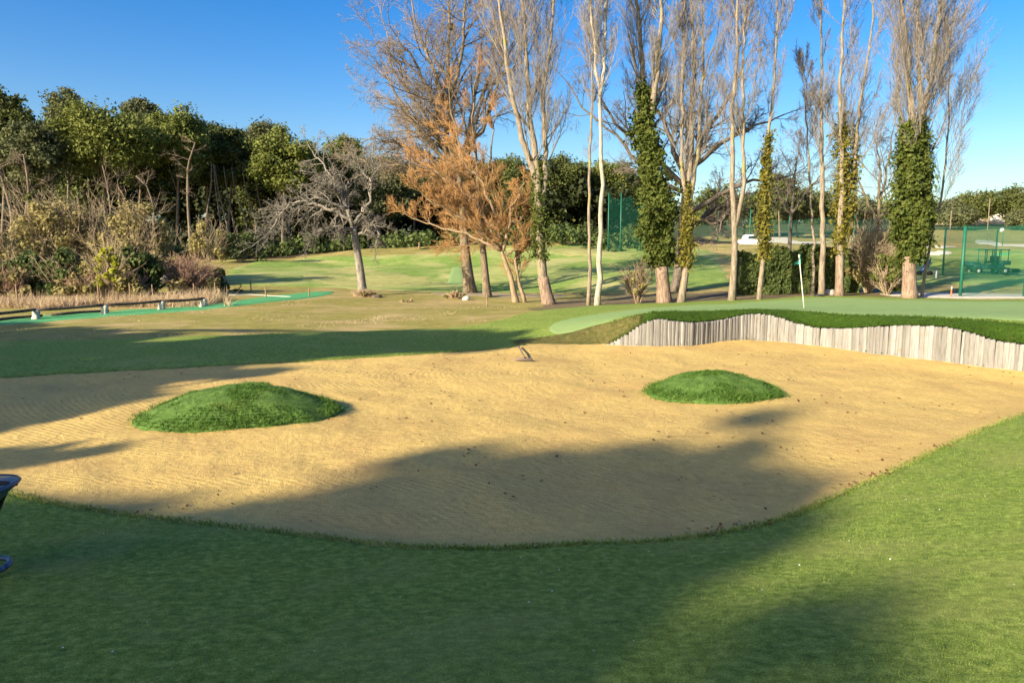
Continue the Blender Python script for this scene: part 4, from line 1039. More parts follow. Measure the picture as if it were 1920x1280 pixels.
# ------------------------------------------------------------------ scrub on the left
SHR = [dict(mb='w', n=5, gn=.14, up=.05, kids=6, lr=.5, ang=.6, rr=.6, sides=3, t0=.2),
       dict(mb='w', n=4, gn=.16, up=.04, kids=4, lr=.55, ang=.65, rr=.6, rmin=.008, sides=3, t0=.15),
       dict(mb='w', gn=.2, up=.02, rmin=.010, spike=True)]
def shrub(label, px, top, D, wpx, leafm, twigm, nst=36, nleaf=2600, lsize=.13, group='shrubs of the scrub on the left', name='shrub', flat=1.0, foot=0):
    b = spot(px, D=D); H = at(px, top, D)[2] - b[2]; w = wpx / F * D / 2
    root = thing(name, label, 'shrub', tuple(b), group)
    T, L = MB(), MB()
    for k in range(nst):
        a = random.uniform(0, 2 * PI); t = random.random() ** .7
        d = nrm([math.cos(a) * w * t, math.sin(a) * w * t * .7, H * (1.05 - .45 * t)])
        ln = math.hypot(w * t, H * (1.05 - .45 * t))
        s = b + [math.cos(a) * w * .12 * random.random(), math.sin(a) * w * .1 * random.random(), -.05]
        grow({'w': T}, s, d, ln * random.uniform(.75, 1.0), .03, 0, SHR)
    run_growth({'w': T}, SHR)
    part('branches', T, M[twigm], root)
    if nleaf:
        nc_ = max(6, int(nleaf / 90))
        for k in range(nc_):
            v = RNG.normal(size=3); v /= np.linalg.norm(v); v[2] = abs(v[2]); rd = random.uniform(.35, 1.0) ** .6
            c = b + np.array([v[0] * w * rd, v[1] * w * .75 * rd, H * (.12 + .82 * v[2] * rd)])
            P, nv = clump_points(c, min(w, H) * random.uniform(.14, .30), 90, .9); L.cards(P, lsize, nv + [0, 0, .4], .9)
        part('foliage', L, M[leafm], root)
    return root
for a in [
 ('tall olive shrub cut by the left frame edge', 15, 425, 44, 150, 'scrub_leaf', 'scrub_twig', 40, 3000),
 ('tall tangled olive shrub left of centre in the scrub', 110, 348, 46, 150, 'scrub_leaf', 'scrub_twig', 46, 4200),
 ('tall brown twiggy shrub topping the scrub', 185, 352, 47, 140, 'scrub_leaf', 'scrub_twig', 56, 2600),
 ('tall olive green shrub at the right of the scrub top', 262, 368, 46, 140, 'scrub_leaf', 'scrub_twig', 46, 3800),
 ('mid height green shrub in front of the tall shrubs on the left', 55, 470, 39, 130, 'scrub_green', 'scrub_twig', 30, 3200),
 ('dense green shrub low in the middle of the scrub', 120, 462, 38, 110, 'scrub_green', 'scrub_twig', 28, 3400),
 ('brownish olive shrub below the yellow leaved one', 200, 478, 38, 120, 'scrub_leaf', 'scrub_twig', 34, 2600),
 ('dark green shrub low beside the pale rock', 262, 460, 39, 110, 'scrub_green', 'scrub_twig', 30, 3000),
 ('small green shrub at the foot of the dark wood', 318, 432, 52, 90, 'scrub_green', 'scrub_twig', 24, 2400),
 ('reddish bare thicket right of the pale rock', 348, 472, 40, 120, 'scrub_leaf', 'red_twig', 80, 500),
 ('small reddish bare thicket at the right end of the scrub', 398, 488, 42, 66, 'scrub_green', 'red_twig', 50, 300),
 ('low olive shrub at the left foot of the scrub', 12, 500, 37, 110, 'scrub_leaf', 'red_twig', 36, 1800),
 ('low bramble shrub near the wire fence stakes', 160, 508, 36, 110, 'scrub_leaf', 'red_twig', 40, 1500),
 ('low bramble shrub in front of the dark green one', 240, 508, 36.5, 100, 'scrub_leaf', 'red_twig', 40, 1400),
 ('small conical bright green tree at the top left of the scrub', 66, 330, 60, 44, 'pine_light', 'scrub_twig', 12, 2600),
 ('dark low bush at the right end of the scrub by the turf path', 432, 548, 43, 56, 'scrub_green', 'scrub_twig', 14, 1100),
 ('olive shrub at the foot of the wood left of the fruit tree', 450, 425, 70, 90, 'scrub_green', 'scrub_twig', 22, 2200),
 ('brownish shrub at the foot of the wood under the fruit tree', 390, 405, 68, 80, 'scrub_leaf', 'scrub_twig', 26, 1400)]:
    shrub(*a[:7], nst=int(a[7] * .9), nleaf=int(a[8] * 1.7), lsize=.14)
shrub('bright yellow leaved shrub glowing in the middle of the scrub', 208, 424, 36, 52, 'yellow_leaf', 'scrub_twig', 14, 2600, .12)
shrub('brown bramble thicket between the two stemmed and the right hand poplar', 1628, 388, 40, 110, 'scrub_leaf', 'scrub_twig', 90, 500, .12, 'bushes along the poplar row')
shrub('green bush growing low against the right hand poplar', 1662, 470, 38, 70, 'ivy', 'scrub_twig', 24, 1800, .14, 'bushes along the poplar row')
shrub('small bare sprouting shrub between white and ivied poplars', 1196, 478, 36, 50, 'scrub_leaf', 'willow_bark', 26, 120, .08, 'bushes along the poplar row')
shrub('yellowish grass tuft at the foot of the fruit tree', 683, 543, 40, 52, 'ivy_yellow', 'straw', 60, 500, .08, 'tufts at tree feet', 'grass_tuft')
shrub('yellowish green tuft left of the willow trunks', 853, 544, 40, 40, 'ivy_yellow', 'straw', 50, 450, .08, 'tufts at tree feet', 'grass_tuft')
shrub('small brown tuft between the fruit tree and the willow', 765, 562, 37, 34, 'scrub_leaf', 'straw', 30, 120, .06, 'tufts at tree feet', 'grass_tuft')
# tall dry grass at the foot of the scrub
mb = MB()
n = 9000; pxr = RNG.uniform(-60, 430, n); Dr = RNG.uniform(31.5, 36, n); keep = []
xx = (pxr - 960) / F * Dr; zz = height(xx, Dr)
keep = vnoise(xx * .7 + 4, Dr * .7) > -.22; xx, Dr, zz = xx[keep], Dr[keep], zz[keep]
for lo_, hi_ in ((-9, -.1), (-.1, .1), (.1, 9)):
    q_ = vnoise(xx * .45, Dr * .9); q_ = (q_ > lo_) & (q_ <= hi_)
    blades(mb, np.stack([xx, Dr, zz], -1)[q_], .28 if lo_ < -1 else .42 if lo_ < 0 else .62, .03, .55)
o = part('dry_grass', mb, M['straw'], None, smooth=False); o['kind'] = 'stuff'
# sparse rough tufts over the rough strip
mb = MB(); n = 16000; pxr = RNG.uniform(-100, 1010, n); Dr = RNG.uniform(20.5, 36, n)
xx = (pxr - 960) / F * Dr; m = vnoise(xx * .8, Dr * .8) > .2; xx, Dr = xx[m], Dr[m]
okk = sdist(xx, Dr, chaikin(lw, 1)) < -.1; xx, Dr = xx[okk], Dr[okk]
blades(mb, np.stack([xx, Dr, height(xx, Dr)], -1), .045, .02, .8)
o = part('rough_tufts', mb, M['straw'], None, smooth=False); o['kind'] = 'stuff'

# hedge
mb = MB(); tw = MB()
hb = spot(1385, D=39.5); he = spot(1600, D=40.5)
hedge = thing('hedge', 'dense dark green hedge running behind the poplars and the flag', 'hedge', tuple(hb))
n = 30000; t = RNG.random(n); ht = 2.2 + .5 * vnoise(t * 12, t * 0) + .25 * vnoise(t * 45, t * 0 + 3)
C = hb + (he - hb) * t[:, None]; side = RNG.choice([-1, 0, 1], n, p=[.45, .3, .25]); zq = RNG.random(n)
w_ = .55 * (1 + .7 * vnoise(t * 14, zq * 2.5) + .3 * vnoise(t * 50, zq * 7))
y_ = np.where(side == 0, RNG.uniform(-1, 1, n) * w_, side * w_ + RNG.normal(0, .06, n)); z_ = np.where(side == 0, ht + RNG.normal(0, .06, n), zq * ht)
P = C + np.stack([RNG.normal(0, .03, n), y_, z_], -1)
nv = np.stack([0 * t, np.where(side == 0, 0, side), np.where(side == 0, 1., .1)], -1)
mb.cards(P, .11, nv, .8); part('foliage', mb, M['hedge'], hedge)
for k in range(26):
    p = hb + (he - hb) * (k + .5) / 26; tw.tube([p - [0, 0, .1], p + [.1, 0, 1], p + [-.05, 0, 2]], [.04, .03, .02], 5)
core = MB(); core.box((hb + he) / 2 + [0, 0, 1.0], (np.linalg.norm(he - hb) * .98, .7, 1.9), math.atan2(he[1] - hb[1], he[0] - hb[0]))
part('stems', tw, M['dark_bark'], hedge); part('inner_growth', core, M['hedge'], hedge)

# ------------------------------------------------------------------ trees outside the frame whose shade lies on the lawn and sand
def low_pt(px, py, z=-.8):
    r = ray(px, py); t = (z - CZ) / r[2]; return np.array([r[0] * t, r[1] * t])
TE = math.tan(EL)
def shade_tree(label, base, polys, n_per_m2, rad, thick, lsize=.24, dens=70, trunk_r=.3, zg=-.8):
    """a tree standing at base whose crown is where the sun has to be blocked over the given ground patches"""
    bz = ground_at(*base); root = thing('shade_tree', label, 'tree', (base[0], base[1], bz), 'trees left of and behind the viewer')
    L, T = MB(), MB(); cs = []
    for pl, dm in polys:
        Pw = np.array(pl, float); lo, hi = Pw.min(0), Pw.max(0)
        xs = Pw[:, 0]; ys = Pw[:, 1]; A = abs(np.dot(xs, np.roll(ys, 1)) - np.dot(ys, np.roll(xs, 1))) / 2
        k = int(A * n_per_m2 * dm) + 1; got = 0
        while got < k:
            p = lo + (hi - lo) * RNG.random(2)
            if not inside(np.array([p[0]]), np.array([p[1]]), Pw)[0]: continue
            a = (p - np.array(base)) @ DV; j = random.uniform(-thick, thick)
            h = (a - j) * TE
            if h < 2.2: got += 1; continue
            c = np.array([*(p - DV * (h / TE)), ground_at(*p) + h]); cs.append(c); got += 1
    for c in cs:
        P, nv = clump_points(c, rad * random.uniform(.7, 1.3), dens, .8); L.cards(P, lsize, nv + [0, 0, .4], .9)
    cs = np.array(cs); cen = cs.mean(0); lowz = max(bz + 2.0, np.percentile(cs[:, 2], 8) - .5)
    tip = np.array([cen[0], cen[1], np.percentile(cs[:, 2], 80)])
    tr = poly3([(base[0], base[1], bz - .2), (base[0] * .8 + cen[0] * .2, base[1] * .8 + cen[1] * .2, lowz), tuple(tip)], 10)
    T.tube(tr, trunk_r * np.linspace(1.1, .3, 10), 9)
    for c in cs[::max(1, len(cs) // 40)]:
        i = int(np.clip(np.searchsorted(tr[:, 2], c[2] - 1.2), 3, 9)); a = tr[i]
        T.tube([a, a * .5 + c * .5 + [0, 0, .2], c], [trunk_r * .3, trunk_r * .2, .03], 5)
    part('trunk', T, M['pine_bark'], root); part('crown', L, M['shade_leaf'], root)
LP = lambda L: [hit(*p) for p in L]
FG = LP([(330, 985), (480, 950), (600, 925), (740, 900), (850, 880), (1000, 862), (1150, 856), (1300, 866), (1400, 888), (1480, 912), (1490, 940), (1450, 990), (1380, 1050), (1250, 1085), (1110, 1150), (1000, 1280), (300, 1280)])
FL = LP([(-700, 1010), (0, 962), (330, 985), (420, 1280), (-900, 1280)])
FN = [(-.6, 2.9), (-3.2, 3.0), (-5, 1.0), (-1.6, 1.0)]
FG2 = LP([(1180, 830), (1290, 800), (1470, 768), (1530, 785), (1420, 860), (1300, 848)]); FG3 = LP([(640, 905), (800, 850), (1000, 815), (1150, 812), (1150, 836), (850, 862)]); FG4 = LP([(1545, 900), (1640, 860), (1620, 905), (1520, 980)])
shade_tree('broad tree behind the viewer, its shade covering the near sand', (-31, -26), [(FG, 1.0), (FG2, .04), (FG3, .08)], 9, .42, 1.2)
shade_tree('broad tree behind on the left, its shade covering the near lawn', (-33, -25), [(FL, 1.0), (FN, .6)], 8, .45, 1.3)
BL = LP([(1490, 1190), (1550, 1150), (1600, 1160), (1625, 1200), (1590, 1280), (1470, 1290)])
BL2 = LP([(1800, 900), (1880, 880), (1920, 960), (1900, 1080), (1830, 1100), (1790, 1010)])
BL3 = LP([(1860, 1250), (1960, 1220), (2100, 1280), (1960, 1400), (1860, 1320)])
BL4 = LP([(1560, 1010), (1680, 960), (1760, 980), (1680, 1060), (1560, 1070)])
shade_tree('loose crowned tree behind the viewer, dappling the lawn on the right', (-24, -25), [(BL, .75)], 8.0, .36, .8, lsize=.2, dens=48, trunk_r=.22)
ML1 = LP([(-900, 760), (-300, 745), (-100, 735), (0, 716), (200, 700), (420, 684), (640, 668), (900, 655), (985, 645), (940, 640), (700, 640), (500, 642), (300, 646), (0, 652), (-300, 668), (-900, 690)])
ML2 = LP([(-900, 690), (-300, 668), (0, 640), (300, 640), (600, 640), (980, 634), (960, 627), (700, 623), (500, 630), (340, 640), (260, 628), (120, 617), (0, 610), (-300, 630)])
ML3 = LP([(-300, 730), (0, 718), (300, 700), (560, 688), (600, 690), (420, 708), (260, 722), (230, 745), (100, 790), (0, 800), (-300, 820)])
ML4 = LP([(-400, 850), (0, 838), (120, 846), (190, 858), (60, 868), (-400, 900)])
shade_tree('tall evergreen beyond the left frame edge, shading the lawn strip', (-24, -1), [(ML1, .9)], 5.5, .5, 1.6, trunk_r=.32)
shade_tree('tall evergreen farther beyond the left edge, shading the rough grass', (-27, 2), [(ML2, .9)], 4.6, .55, 1.6, trunk_r=.32)
shade_tree('smaller evergreen beyond the left edge, shading the left end of the sand', (-21, -5), [(ML3, .8), (ML4, .7)], 4.6, .4, 1.0, trunk_r=.25)

for lb_, bx_, by_, hh_, ww_ in [('unseen dense evergreen added to block sky light close behind the viewer', -1.5, -10, 13, 8), ('unseen dense evergreen added to block sky light behind the viewer to the right', 6, -8, 12, 8), ('unseen dense evergreen added to block sky light right of the viewer', 13, -4, 12, 8),
                           ('unseen tall evergreen added to block sky light farther behind the viewer', 3, -19, 16, 10), ('unseen evergreen added to block sky light well right of the viewer', 20, 1, 12, 8)]:  # unseen trees added to cut sky light and deepen the foreground shade
    bz_ = ground_at(bx_, by_); root = thing('shade_tree', lb_, 'tree', (bx_, by_, bz_), 'trees left of and behind the viewer')
    L, T = MB(), MB(); cc_ = np.array([bx_, by_, bz_ + 2.5 + (hh_ - 2.5) / 2]); T.tube(poly3([(bx_, by_, bz_ - .2), (bx_ + .2, by_, bz_ + hh_ * .5), (bx_, by_, bz_ + hh_ * .9)], 8), np.linspace(.3, .06, 8), 8)
    for k in range(75):
        v = RNG.normal(size=3); v /= np.linalg.norm(v); c = cc_ + v * np.array([ww_ / 2, ww_ / 2, (hh_ - 2.5) / 2]) * random.uniform(.4, .95)
        g = RNG.normal(size=(90, 3)); L.cards(c + g * [.7, .7, .5], .45, g * .3 + [0, 0, .4], 1.0)
        if k % 4 == 0: T.tube([np.array([bx_, by_, max(c[2] - 1, bz_ + 2)]), (np.array([bx_, by_, c[2]]) + c) / 2, c], [.07, .05, .02], 4)
    part('trunk', T, M['pine_bark'], root); part('crown', L, M['shade_leaf'], root)

# ------------------------------------------------------------------ foreground grass blades
mb = MB()
n = 170000
a = RNG.uniform(-.80, .80, n); Dr = 2.3 * (13 / 2.3) ** RNG.random(n)
xx = a * Dr; yy = Dr
sd = bunker_sd(xx, yy); m = sd < -.0; xx, yy = xx[m], yy[m]; m = (yy < 13); xx, yy = xx[m], yy[m]
P = np.stack([xx, yy, height(xx, yy) + .018], -1)
sc_ = np.clip(yy / 5, .7, 2.0)
n = len(P); an = RNG.uniform(0, 2 * PI, n); h = .017 * RNG.uniform(.5, 1.5, n) * np.clip(sc_, .9, 1.3); wd = .003 * sc_
U = np.stack([np.cos(an), np.sin(an), 0 * an], -1) * wd[:, None]
tip = P + np.stack([RNG.normal(0, .7, n) * h, RNG.normal(0, .7, n) * h, h], -1)
mb.add(np.stack([P - U, P + U, tip], 1), t=np.arange(3 * n).reshape(-1, 3))
o = part('lawn_blades', mb, M['blade'], None, smooth=False); o['kind'] = 'stuff'
# ragged blades along the near rim of the sand
mb = MB(); n = 9000
i = RNG.integers(0, len(NA), n); f = RNG.random(n)[:, None]; P = NA[i] * (1 - f) + NB[i] * f + RNG.normal(0, .05, (n, 2))
P = P[(P[:, 1] > 2) & (np.abs(P[:, 0]) < P[:, 1] * .9)]
blades(mb, np.stack([P[:, 0], P[:, 1], height(P[:, 0], P[:, 1]) + .01], -1), .035, .010, .8)
o = part('rim_blades', mb, M['blade'], None, smooth=False); o['kind'] = 'stuff'
# dead leaves and crumbs on the sand and a few on the lawn
mb = MB(); n = 1500
xx = RNG.uniform(-9, 10, n); yy = RNG.uniform(4.5, 18, n); sd = bunker_sd(xx, yy); m = (sd > .1) & (vnoise(xx * .9, yy * .9) > -.05)
xx, yy = xx[m], yy[m]; P = np.stack([xx, yy, height(xx, yy) + .018], -1)
mb.cards(P, .035, np.tile([0, 0, 1.0], (len(P), 1)), .5, aspect=1.3)
cl = np.array([low_pt(*p, z=LOW) for p in [(1300, 1004), (1320, 1002), (1360, 998), (1400, 990), (1440, 985), (1640, 898), (1600, 915), (1750, 845), (285, 968), (1010, 1035)]])
k = RNG.integers(0, len(cl), 80); Q2 = cl[k] + RNG.normal(0, .11, (80, 2))
P = np.stack([Q2[:, 0], Q2[:, 1], height(Q2[:, 0], Q2[:, 1]) + .025], -1); mb.cards(P, .03, np.tile([0, 0, 1.0], (80, 1)), .7, aspect=1.2)
o = part('fallen_leaves', mb, M['leafdead'], None, smooth=False); o['kind'] = 'stuff'
mb = MB(); n = 150
xx = RNG.uniform(-4, 7, n); yy = RNG.uniform(2.6, 9, n); sd = bunker_sd(xx, yy); m = sd < -.05; xx, yy = xx[m], yy[m]
P = np.stack([xx, yy, height(xx, yy) + .04], -1); mb.cards(P, .010, np.tile([0, 0, 1.0], (len(P), 1)), .5, aspect=1.2)
o = part('pale_petals', mb, M['white'], None, smooth=False); o['kind'] = 'stuff'

# ------------------------------------------------------------------ flag
fb = spot(1508, 580); fb[2] += .03
root = thing('golf_flag', 'small teal pennant on a thin white pole standing on the putting green', 'golf flag', tuple(fb))
tp = at(1498, 477, fb[1]); D_ = fb[1]
mb = MB(); mb.tube(poly3([fb - [0, 0, .05], tp], 6), .016, 8); part('pole', mb, M['pole'], root)
mb = MB(); V = []; nx, nz = 12, 7
ha = at(1501, 478, D_); hb_ = at(1501.5, 495, D_)
tipp = at(1488, 496, D_)
for i in range(nx):
    for j in range(nz):
        u = i / (nx - 1); v = j / (nz - 1)
        a = ha * (1 - v) + hb_ * v
        b = ha + (tipp - ha) * 1.0
        p = ha * (1 - v) * 1 + hb_ * v
        e = tipp * v + ha * (1 - v) 
        q_ = p * (1 - u) + e * u; q_ = q_ + np.array([0, .05 * math.sin(u * 5) * u, -.02 * u * math.sin(v * 3)])
        V.append(q_)
I_ = np.arange(nx - 1)[:, None] * nz + np.arange(nz - 1)[None]
mb.add(V, np.stack([I_, I_ + 1, I_ + nz + 1, I_ + nz], -1).reshape(-1, 4)); part('pennant', mb, M['teal'], root)
mb = MB(); mb.tube([fb - [0, 0, .01], fb + [0, 0, .006]], [.06, .06], 16); part('cup', mb, M['dark_metal'], root)

# dark low cover on the far edge of the green and pale bench shapes behind
mb = MB(); b = spot(1536, 556.5); mb.box(b + [0, 0, .07], (.42, .3, .12), 0, .85, .03)
single('drain_box', mb, M['dark_metal'], 'small flat black box on the far edge of the green in front of a poplar', 'box')
root = thing('stone_block', 'pale stone block lying between the poplars right of the black box', 'stone block', tuple(spot(1556, D=37.5)))
mb = MB(); b = spot(1556, D=37.5); mb.box(b + [0, 0, .14], (.5, .4, .34), .3, .8, .06); part('stone', mb, M['stone'], root)

# rake
rb = hit_low(982, 681); rz = ground_at(*rb) + .0
root = thing('bunker_rake', 'grey bunker rake lying on the sand near the far edge', 'rake', (rb[0], rb[1], rz))
mb = MB(); hw = .20
mb.box((rb[0], rb[1], rz + .055), (2 * hw, .035, .06), .06, 1, .01); part('rake_head', mb, M['rake'], root)
mb = MB()
for k in range(13):
    x = rb[0] - hw + .015 + k * (2 * hw - .03) / 12; mb.tube([(x, rb[1] + (x - rb[0]) * .06, rz + .04), (x, rb[1] - .01, rz - .02)], [.007, .004], 5)
part('tines', mb, M['rake'], root)
mb = MB(); e = hit(972, 653); mb.tube(poly3([(rb[0] + .03, rb[1], rz + .075), (e[0], e[1], ground_at(e[0], e[1]) + .06)], 5), .018, 8); part('handle', mb, M['rake'], root)
mb = MB(); mb.box((rb[0] + .03, rb[1] + .02, rz + .09), (.06, .07, .03), 0, 1, .008); part('socket', mb, M['dark_metal'], root)

# wheelbarrow, cut by the left frame edge
wb = np.array([*hit(-70, 1085), 0]); wb[2] = ground_at(wb[0], wb[1])
Dw = wb[1]
rim = at(16, 916, Dw)
root = thing('wheelbarrow', 'blue wheelbarrow cut by the left frame edge, standing on the shaded lawn', 'wheelbarrow', tuple(wb))
mb = MB()
# tray: lofted rounded rings, wide rolled rim
zr = rim[2]; xr = rim[0]
cxr = xr - .42
prof = [(.0, 1.0, .0), (-.012, 1.03, 0), (-.03, 1.0, 0), (-.08, .90, -.02), (-.20, .66, -.05), (-.24, .5, -.06)]
V = []; na = 40
for dz, s, sh in prof:
    for k in range(na):
        t = 2 * PI * k / na; ex = .42 * s; ey = .32 * s
        cx_, sy_ = math.cos(t), math.sin(t); p_ = 2.6
        rr2 = (abs(cx_) ** p_ + abs(sy_) ** p_) ** (-1 / p_)
        V.append((cxr + sh + ex * rr2 * cx_, Dw + ey * rr2 * sy_, zr + dz + .03 * cx_ * s))
q2 = []
for l in range(len(prof) - 1):
    for k in range(na): q2.append([l * na + k, l * na + (k + 1) % na, (l + 1) * na + (k + 1) % na, (l + 1) * na + k])
cc_ = len(V); V.append((cxr - .06, Dw, zr - .24)); q3 = [[(len(prof) - 1) * na + k, (len(prof) - 1) * na + (k + 1) % na, cc_] for k in range(na)]
mb.add(V, q2, q3); part('tray', mb, M['blue'], root)
mb = MB()
for s in (-1, 1):
    y = Dw + s * .20
    mb.tube(poly3([(cxr + .20, y * 1.0 , zr - .14), (cxr - .2, y, zr - .27), (cxr - .5, y - s * .06, wb[2] + .22)], 8), .016, 8)
part('frame', mb, M['dark_metal'], root)
for s in (-1, 1):
    mb = MB(); y = Dw + s * .2
    mb.tube(poly3([(cxr + .26, y, zr - .09), (cxr + .20, y, zr - .2), (cxr + .06, y, wb[2] + .06)], 8), .015, 8); part('leg', mb, M['dark_metal'], root)
mb = MB(); fx = at(6, 1062, Dw)[0]
mb.tube([(fx - .17 + .17 * math.cos(t), Dw + .2 * math.sin(t), wb[2] + .05 + .012 * math.cos(t)) for t in np.linspace(0, 2 * PI, 33)], .02, 8); part('foot_loop', mb, M['blue'], root)
for s in (-1, 1):
    mb = MB(); mb.tube([(cxr + .3, Dw + s * .26, zr - .05), (cxr - .1, Dw + s * .30, zr - .04)], .016, 8); part('handle', mb, M['dark_metal'], root)
whc = np.array([cxr - .5, Dw, wb[2] + .19])
mb = MB(); mb.tube([whc + [.165 * math.cos(t), 0, .165 * math.sin(t)] for t in np.linspace(0, 2 * PI, 29)], .032, 8); wl = part('wheel', mb, M['rubber'], root)
mb = MB(); mb.tube([whc - [0, .05, 0], whc + [0, .05, 0]], .04, 10)
for k in range(6): mb.tube([whc, whc + [.15 * math.cos(k * PI / 3), 0, .15 * math.sin(k * PI / 3)]], .008, 5)
part('hub', mb, M['dark_metal'], wl)

# ------------------------------------------------------------------ low rail fence on the left
fx_ = [(-60, 604, 25), (70, 597, 27.0), (198, 587, 28.6), (305, 582, 30.2), (383, 576, 31.5)]
pts = [at(*p) for p in fx_]; bases = []
for (px, py, D), P in zip(fx_, pts): bases.append(spot(px, D=D))
root = thing('rail_fence', 'low fence of dark rails on short pale posts along the bright turf path', 'rail fence', tuple(bases[0]))
tops = []
for b in bases:
    mb = MB(); V0 = b; lean = .10
    prf = [(-.1, .17), (0, .17), (.16, .13), (.30, .14), (.36, .12)]
    ang = [0, .9, 1.9, 3.0, 4.0, 5.2]
    V = [(V0[0] + r * math.cos(a) * 1.1 + lean * z - .05, V0[1] + r * math.sin(a) * .8, V0[2] + z) for z, r in prf for a in ang]
    Q = [[l * 6 + i, l * 6 + (i + 1) % 6, l * 6 + 6 + (i + 1) % 6, l * 6 + 6 + i] for l in range(4) for i in range(6)]
    T_ = [[24, 24 + i, 25 + i] for i in range(1, 5)]
    mb.add(V, Q, T_); part('post', mb, M['stone'], root, smooth=False)
    tops.append(b + [0, 0, .38])
for i in range(len(tops) - 1):
    a, c = tops[i], tops[i + 1]; mid = (a + c) / 2 - [0, 0, .03]
    mb = MB(); mb.tube(poly3([a - (c - a) * .02, mid, c + (c - a) * .02], 6), [.06, .065, .06, .055, .06, .05], 7); part('rail', mb, M['darkwood'], root)
# second, broken row of rails close behind on the left
for i in range(2):
    a = bases[i] + [.2, .5, .14]; c = bases[i + 1] + [-.2, .6, .1]
    mb = MB(); mb.tube(poly3([a, (a + c) / 2 + [0, 0, .02], c], 5), [.055, .06, .055, .05, .05], 7)
    single('loose_log', mb, M['darkwood'], ['dark log lying behind the leftmost rail of the low fence', 'dark log lying behind the second rail of the low fence'][i], 'log', 'logs behind the low rail fence')
# thin stakes
for px, py, D, h, lb in [(34, 572, 33, .95, 'thin grey fence stake nearest the left edge in the dry grass'), (186, 568, 33, 1.0, 'thin grey fence stake in the dry grass below the yellow shrub'), (245, 566, 34, .9, 'thin pale fence stake in the dry grass left of the pale rock'), (288, 563, 34.5, .8, 'thin pale leaning stake below the pale rock'),
                         (364, 562, 36, .8, 'thin pale stake in front of the reddish thicket'), (405, 558, 37, .8, 'thin pink grey stake at the right end of the reddish thicket'),
                         (471, 552, 43, .75, 'short pale wooden post at the upper side of the turf path'), (499, 566, 37, .6, 'short pale wooden post in the middle of the turf path'), (579, 560, 39, .5, 'short thin post at the right tip of the turf path'),
                         (914, 577, 34, .55, 'short thin stake in the rough left of the willow'), (786, 477, 86, .9, 'small post on the crest of the far fairway'), (690, 553, 41, .3, 'small stub beside the fruit tree trunk')]:
    b = spot(px, D=D); mb = MB(); r = .035 if D < 60 else .12
    mb.tube(poly3([b - [0, 0, .1], b + [random.uniform(-.04, .04), 0, h]], 4), [r, r * .95, r * .95, r * .8], 7)
    single('wooden_stake', mb, M['wood'], lb, 'stake', 'stakes in the grass')
# stones
def rock(name, label, c, s, mat='stone', cat='rock'):
    mb = MB(); na, nb = 10, 7; V = []
    for i in range(nb):
        p = PI * i / (nb - 1)
        for k in range(na):
            t = 2 * PI * k / na; r = 1 + .25 * float(vnoise(np.array([math.cos(t) * 1.5 + c[0]]), np.array([p * 1.2 + math.sin(t) + c[1]]))[0]) * 2
            V.append((c[0] + s[0] * r * math.sin(p) * math.cos(t), c[1] + s[1] * r * math.sin(p) * math.sin(t), c[2] + s[2] * r * math.cos(p)))
    Q = [[i * na + k, i * na + (k + 1) % na, (i + 1) * na + (k + 1) % na, (i + 1) * na + k] for i in range(nb - 1) for k in range(na)]
    mb.add(V, Q); return single(name, mb, M[mat], label, cat, smooth=False)
b = at(300, 524, 43); rock('boulder', 'pale grey boulder between the dark green shrub and the reddish thicket', b, (.75, .5, .4))
b = spot(874, D=39); rock('stone', 'small pale stone beside the yellowish tuft left of the willow', b + [0, 0, .06], (.22, .18, .16))
b = spot(706, D=39.5); rock('stone', 'dark stump stone right of the fruit tree foot', b + [0, 0, .04], (.28, .2, .13), 'darkwood')
b = spot(1565, D=38.3); rock('stone', 'white rock at the foot of the two stemmed poplar', b + [0, 0, .1], (.3, .2, .16))
# hose of white edging along the bright path
mb = MB(); L = [spot(x, D=d) for x, d in [(430, 39), (470, 39.5), (520, 38.5), (545, 38)]]
for i in range(1): mb.tube(poly3([p + [0, 0, .05] for p in L], 12), .014, 6)
single('path_edging', mb, M['white'], 'thin white edging along the upper rim of the bright turf path', 'edging')

# ------------------------------------------------------------------ green fence and machines on the right
posts = [(1767, 52, 427), (1800, 36.5, 424), (1920, 36, 420), (1864, 60, 430), (2060, 36, 415)]
pb = {}
nf = thing('net_fence', 'green netting fence on tall green posts at the right edge', 'net fence', tuple(spot(1800, D=36.5)))
for px, D, ty_ in posts:
    b = spot(px, D=D); t = at(px, ty_, D); pb[px] = (b, t); mb = MB(); mb.tube([b - [0, 0, .2], np.array([b[0], b[1], t[2]])], [.075 if D < 40 else .06] * 2, 8); part('post', mb, M['green_metal'], nf)
def panel(a, c, ra=0.0, rc=0.0):
    mb = MB(); A0, A1 = pb[a]; B0, B1 = pb[c]; n = 12; V = []
    for i in range(n + 1):
        f = i / n; lo = A0 * (1 - f) + B0 * f; hiz = A1[2] * (1 - f) + B1[2] * f - .25 * math.sin(PI * f) * .6
        for j in range(7):
            g = j / 6; V.append((lo[0], lo[1] + .06 * math.sin(i * 1.3) * math.sin(PI * g), (lo[2] + .02) * (1 - g) + hiz * g))
    I_ = np.arange(n)[:, None] * 7 + np.arange(6)[None]
    mb.add(V, np.stack([I_, I_ + 1, I_ + 8, I_ + 7], -1).reshape(-1, 4)); part('netting', mb, M['net'], nf)
    mb = MB(); mb.tube(np.array([V[i * 7 + 6] for i in range(n + 1)]), .012, 4); mb.tube(np.array([V[i * 7] for i in range(n + 1)]) + [0, 0, .03], .012, 4); part('cable', mb, M['green_metal'], nf)
panel(1800, 1920); panel(1920, 2060); panel(1767, 1864)
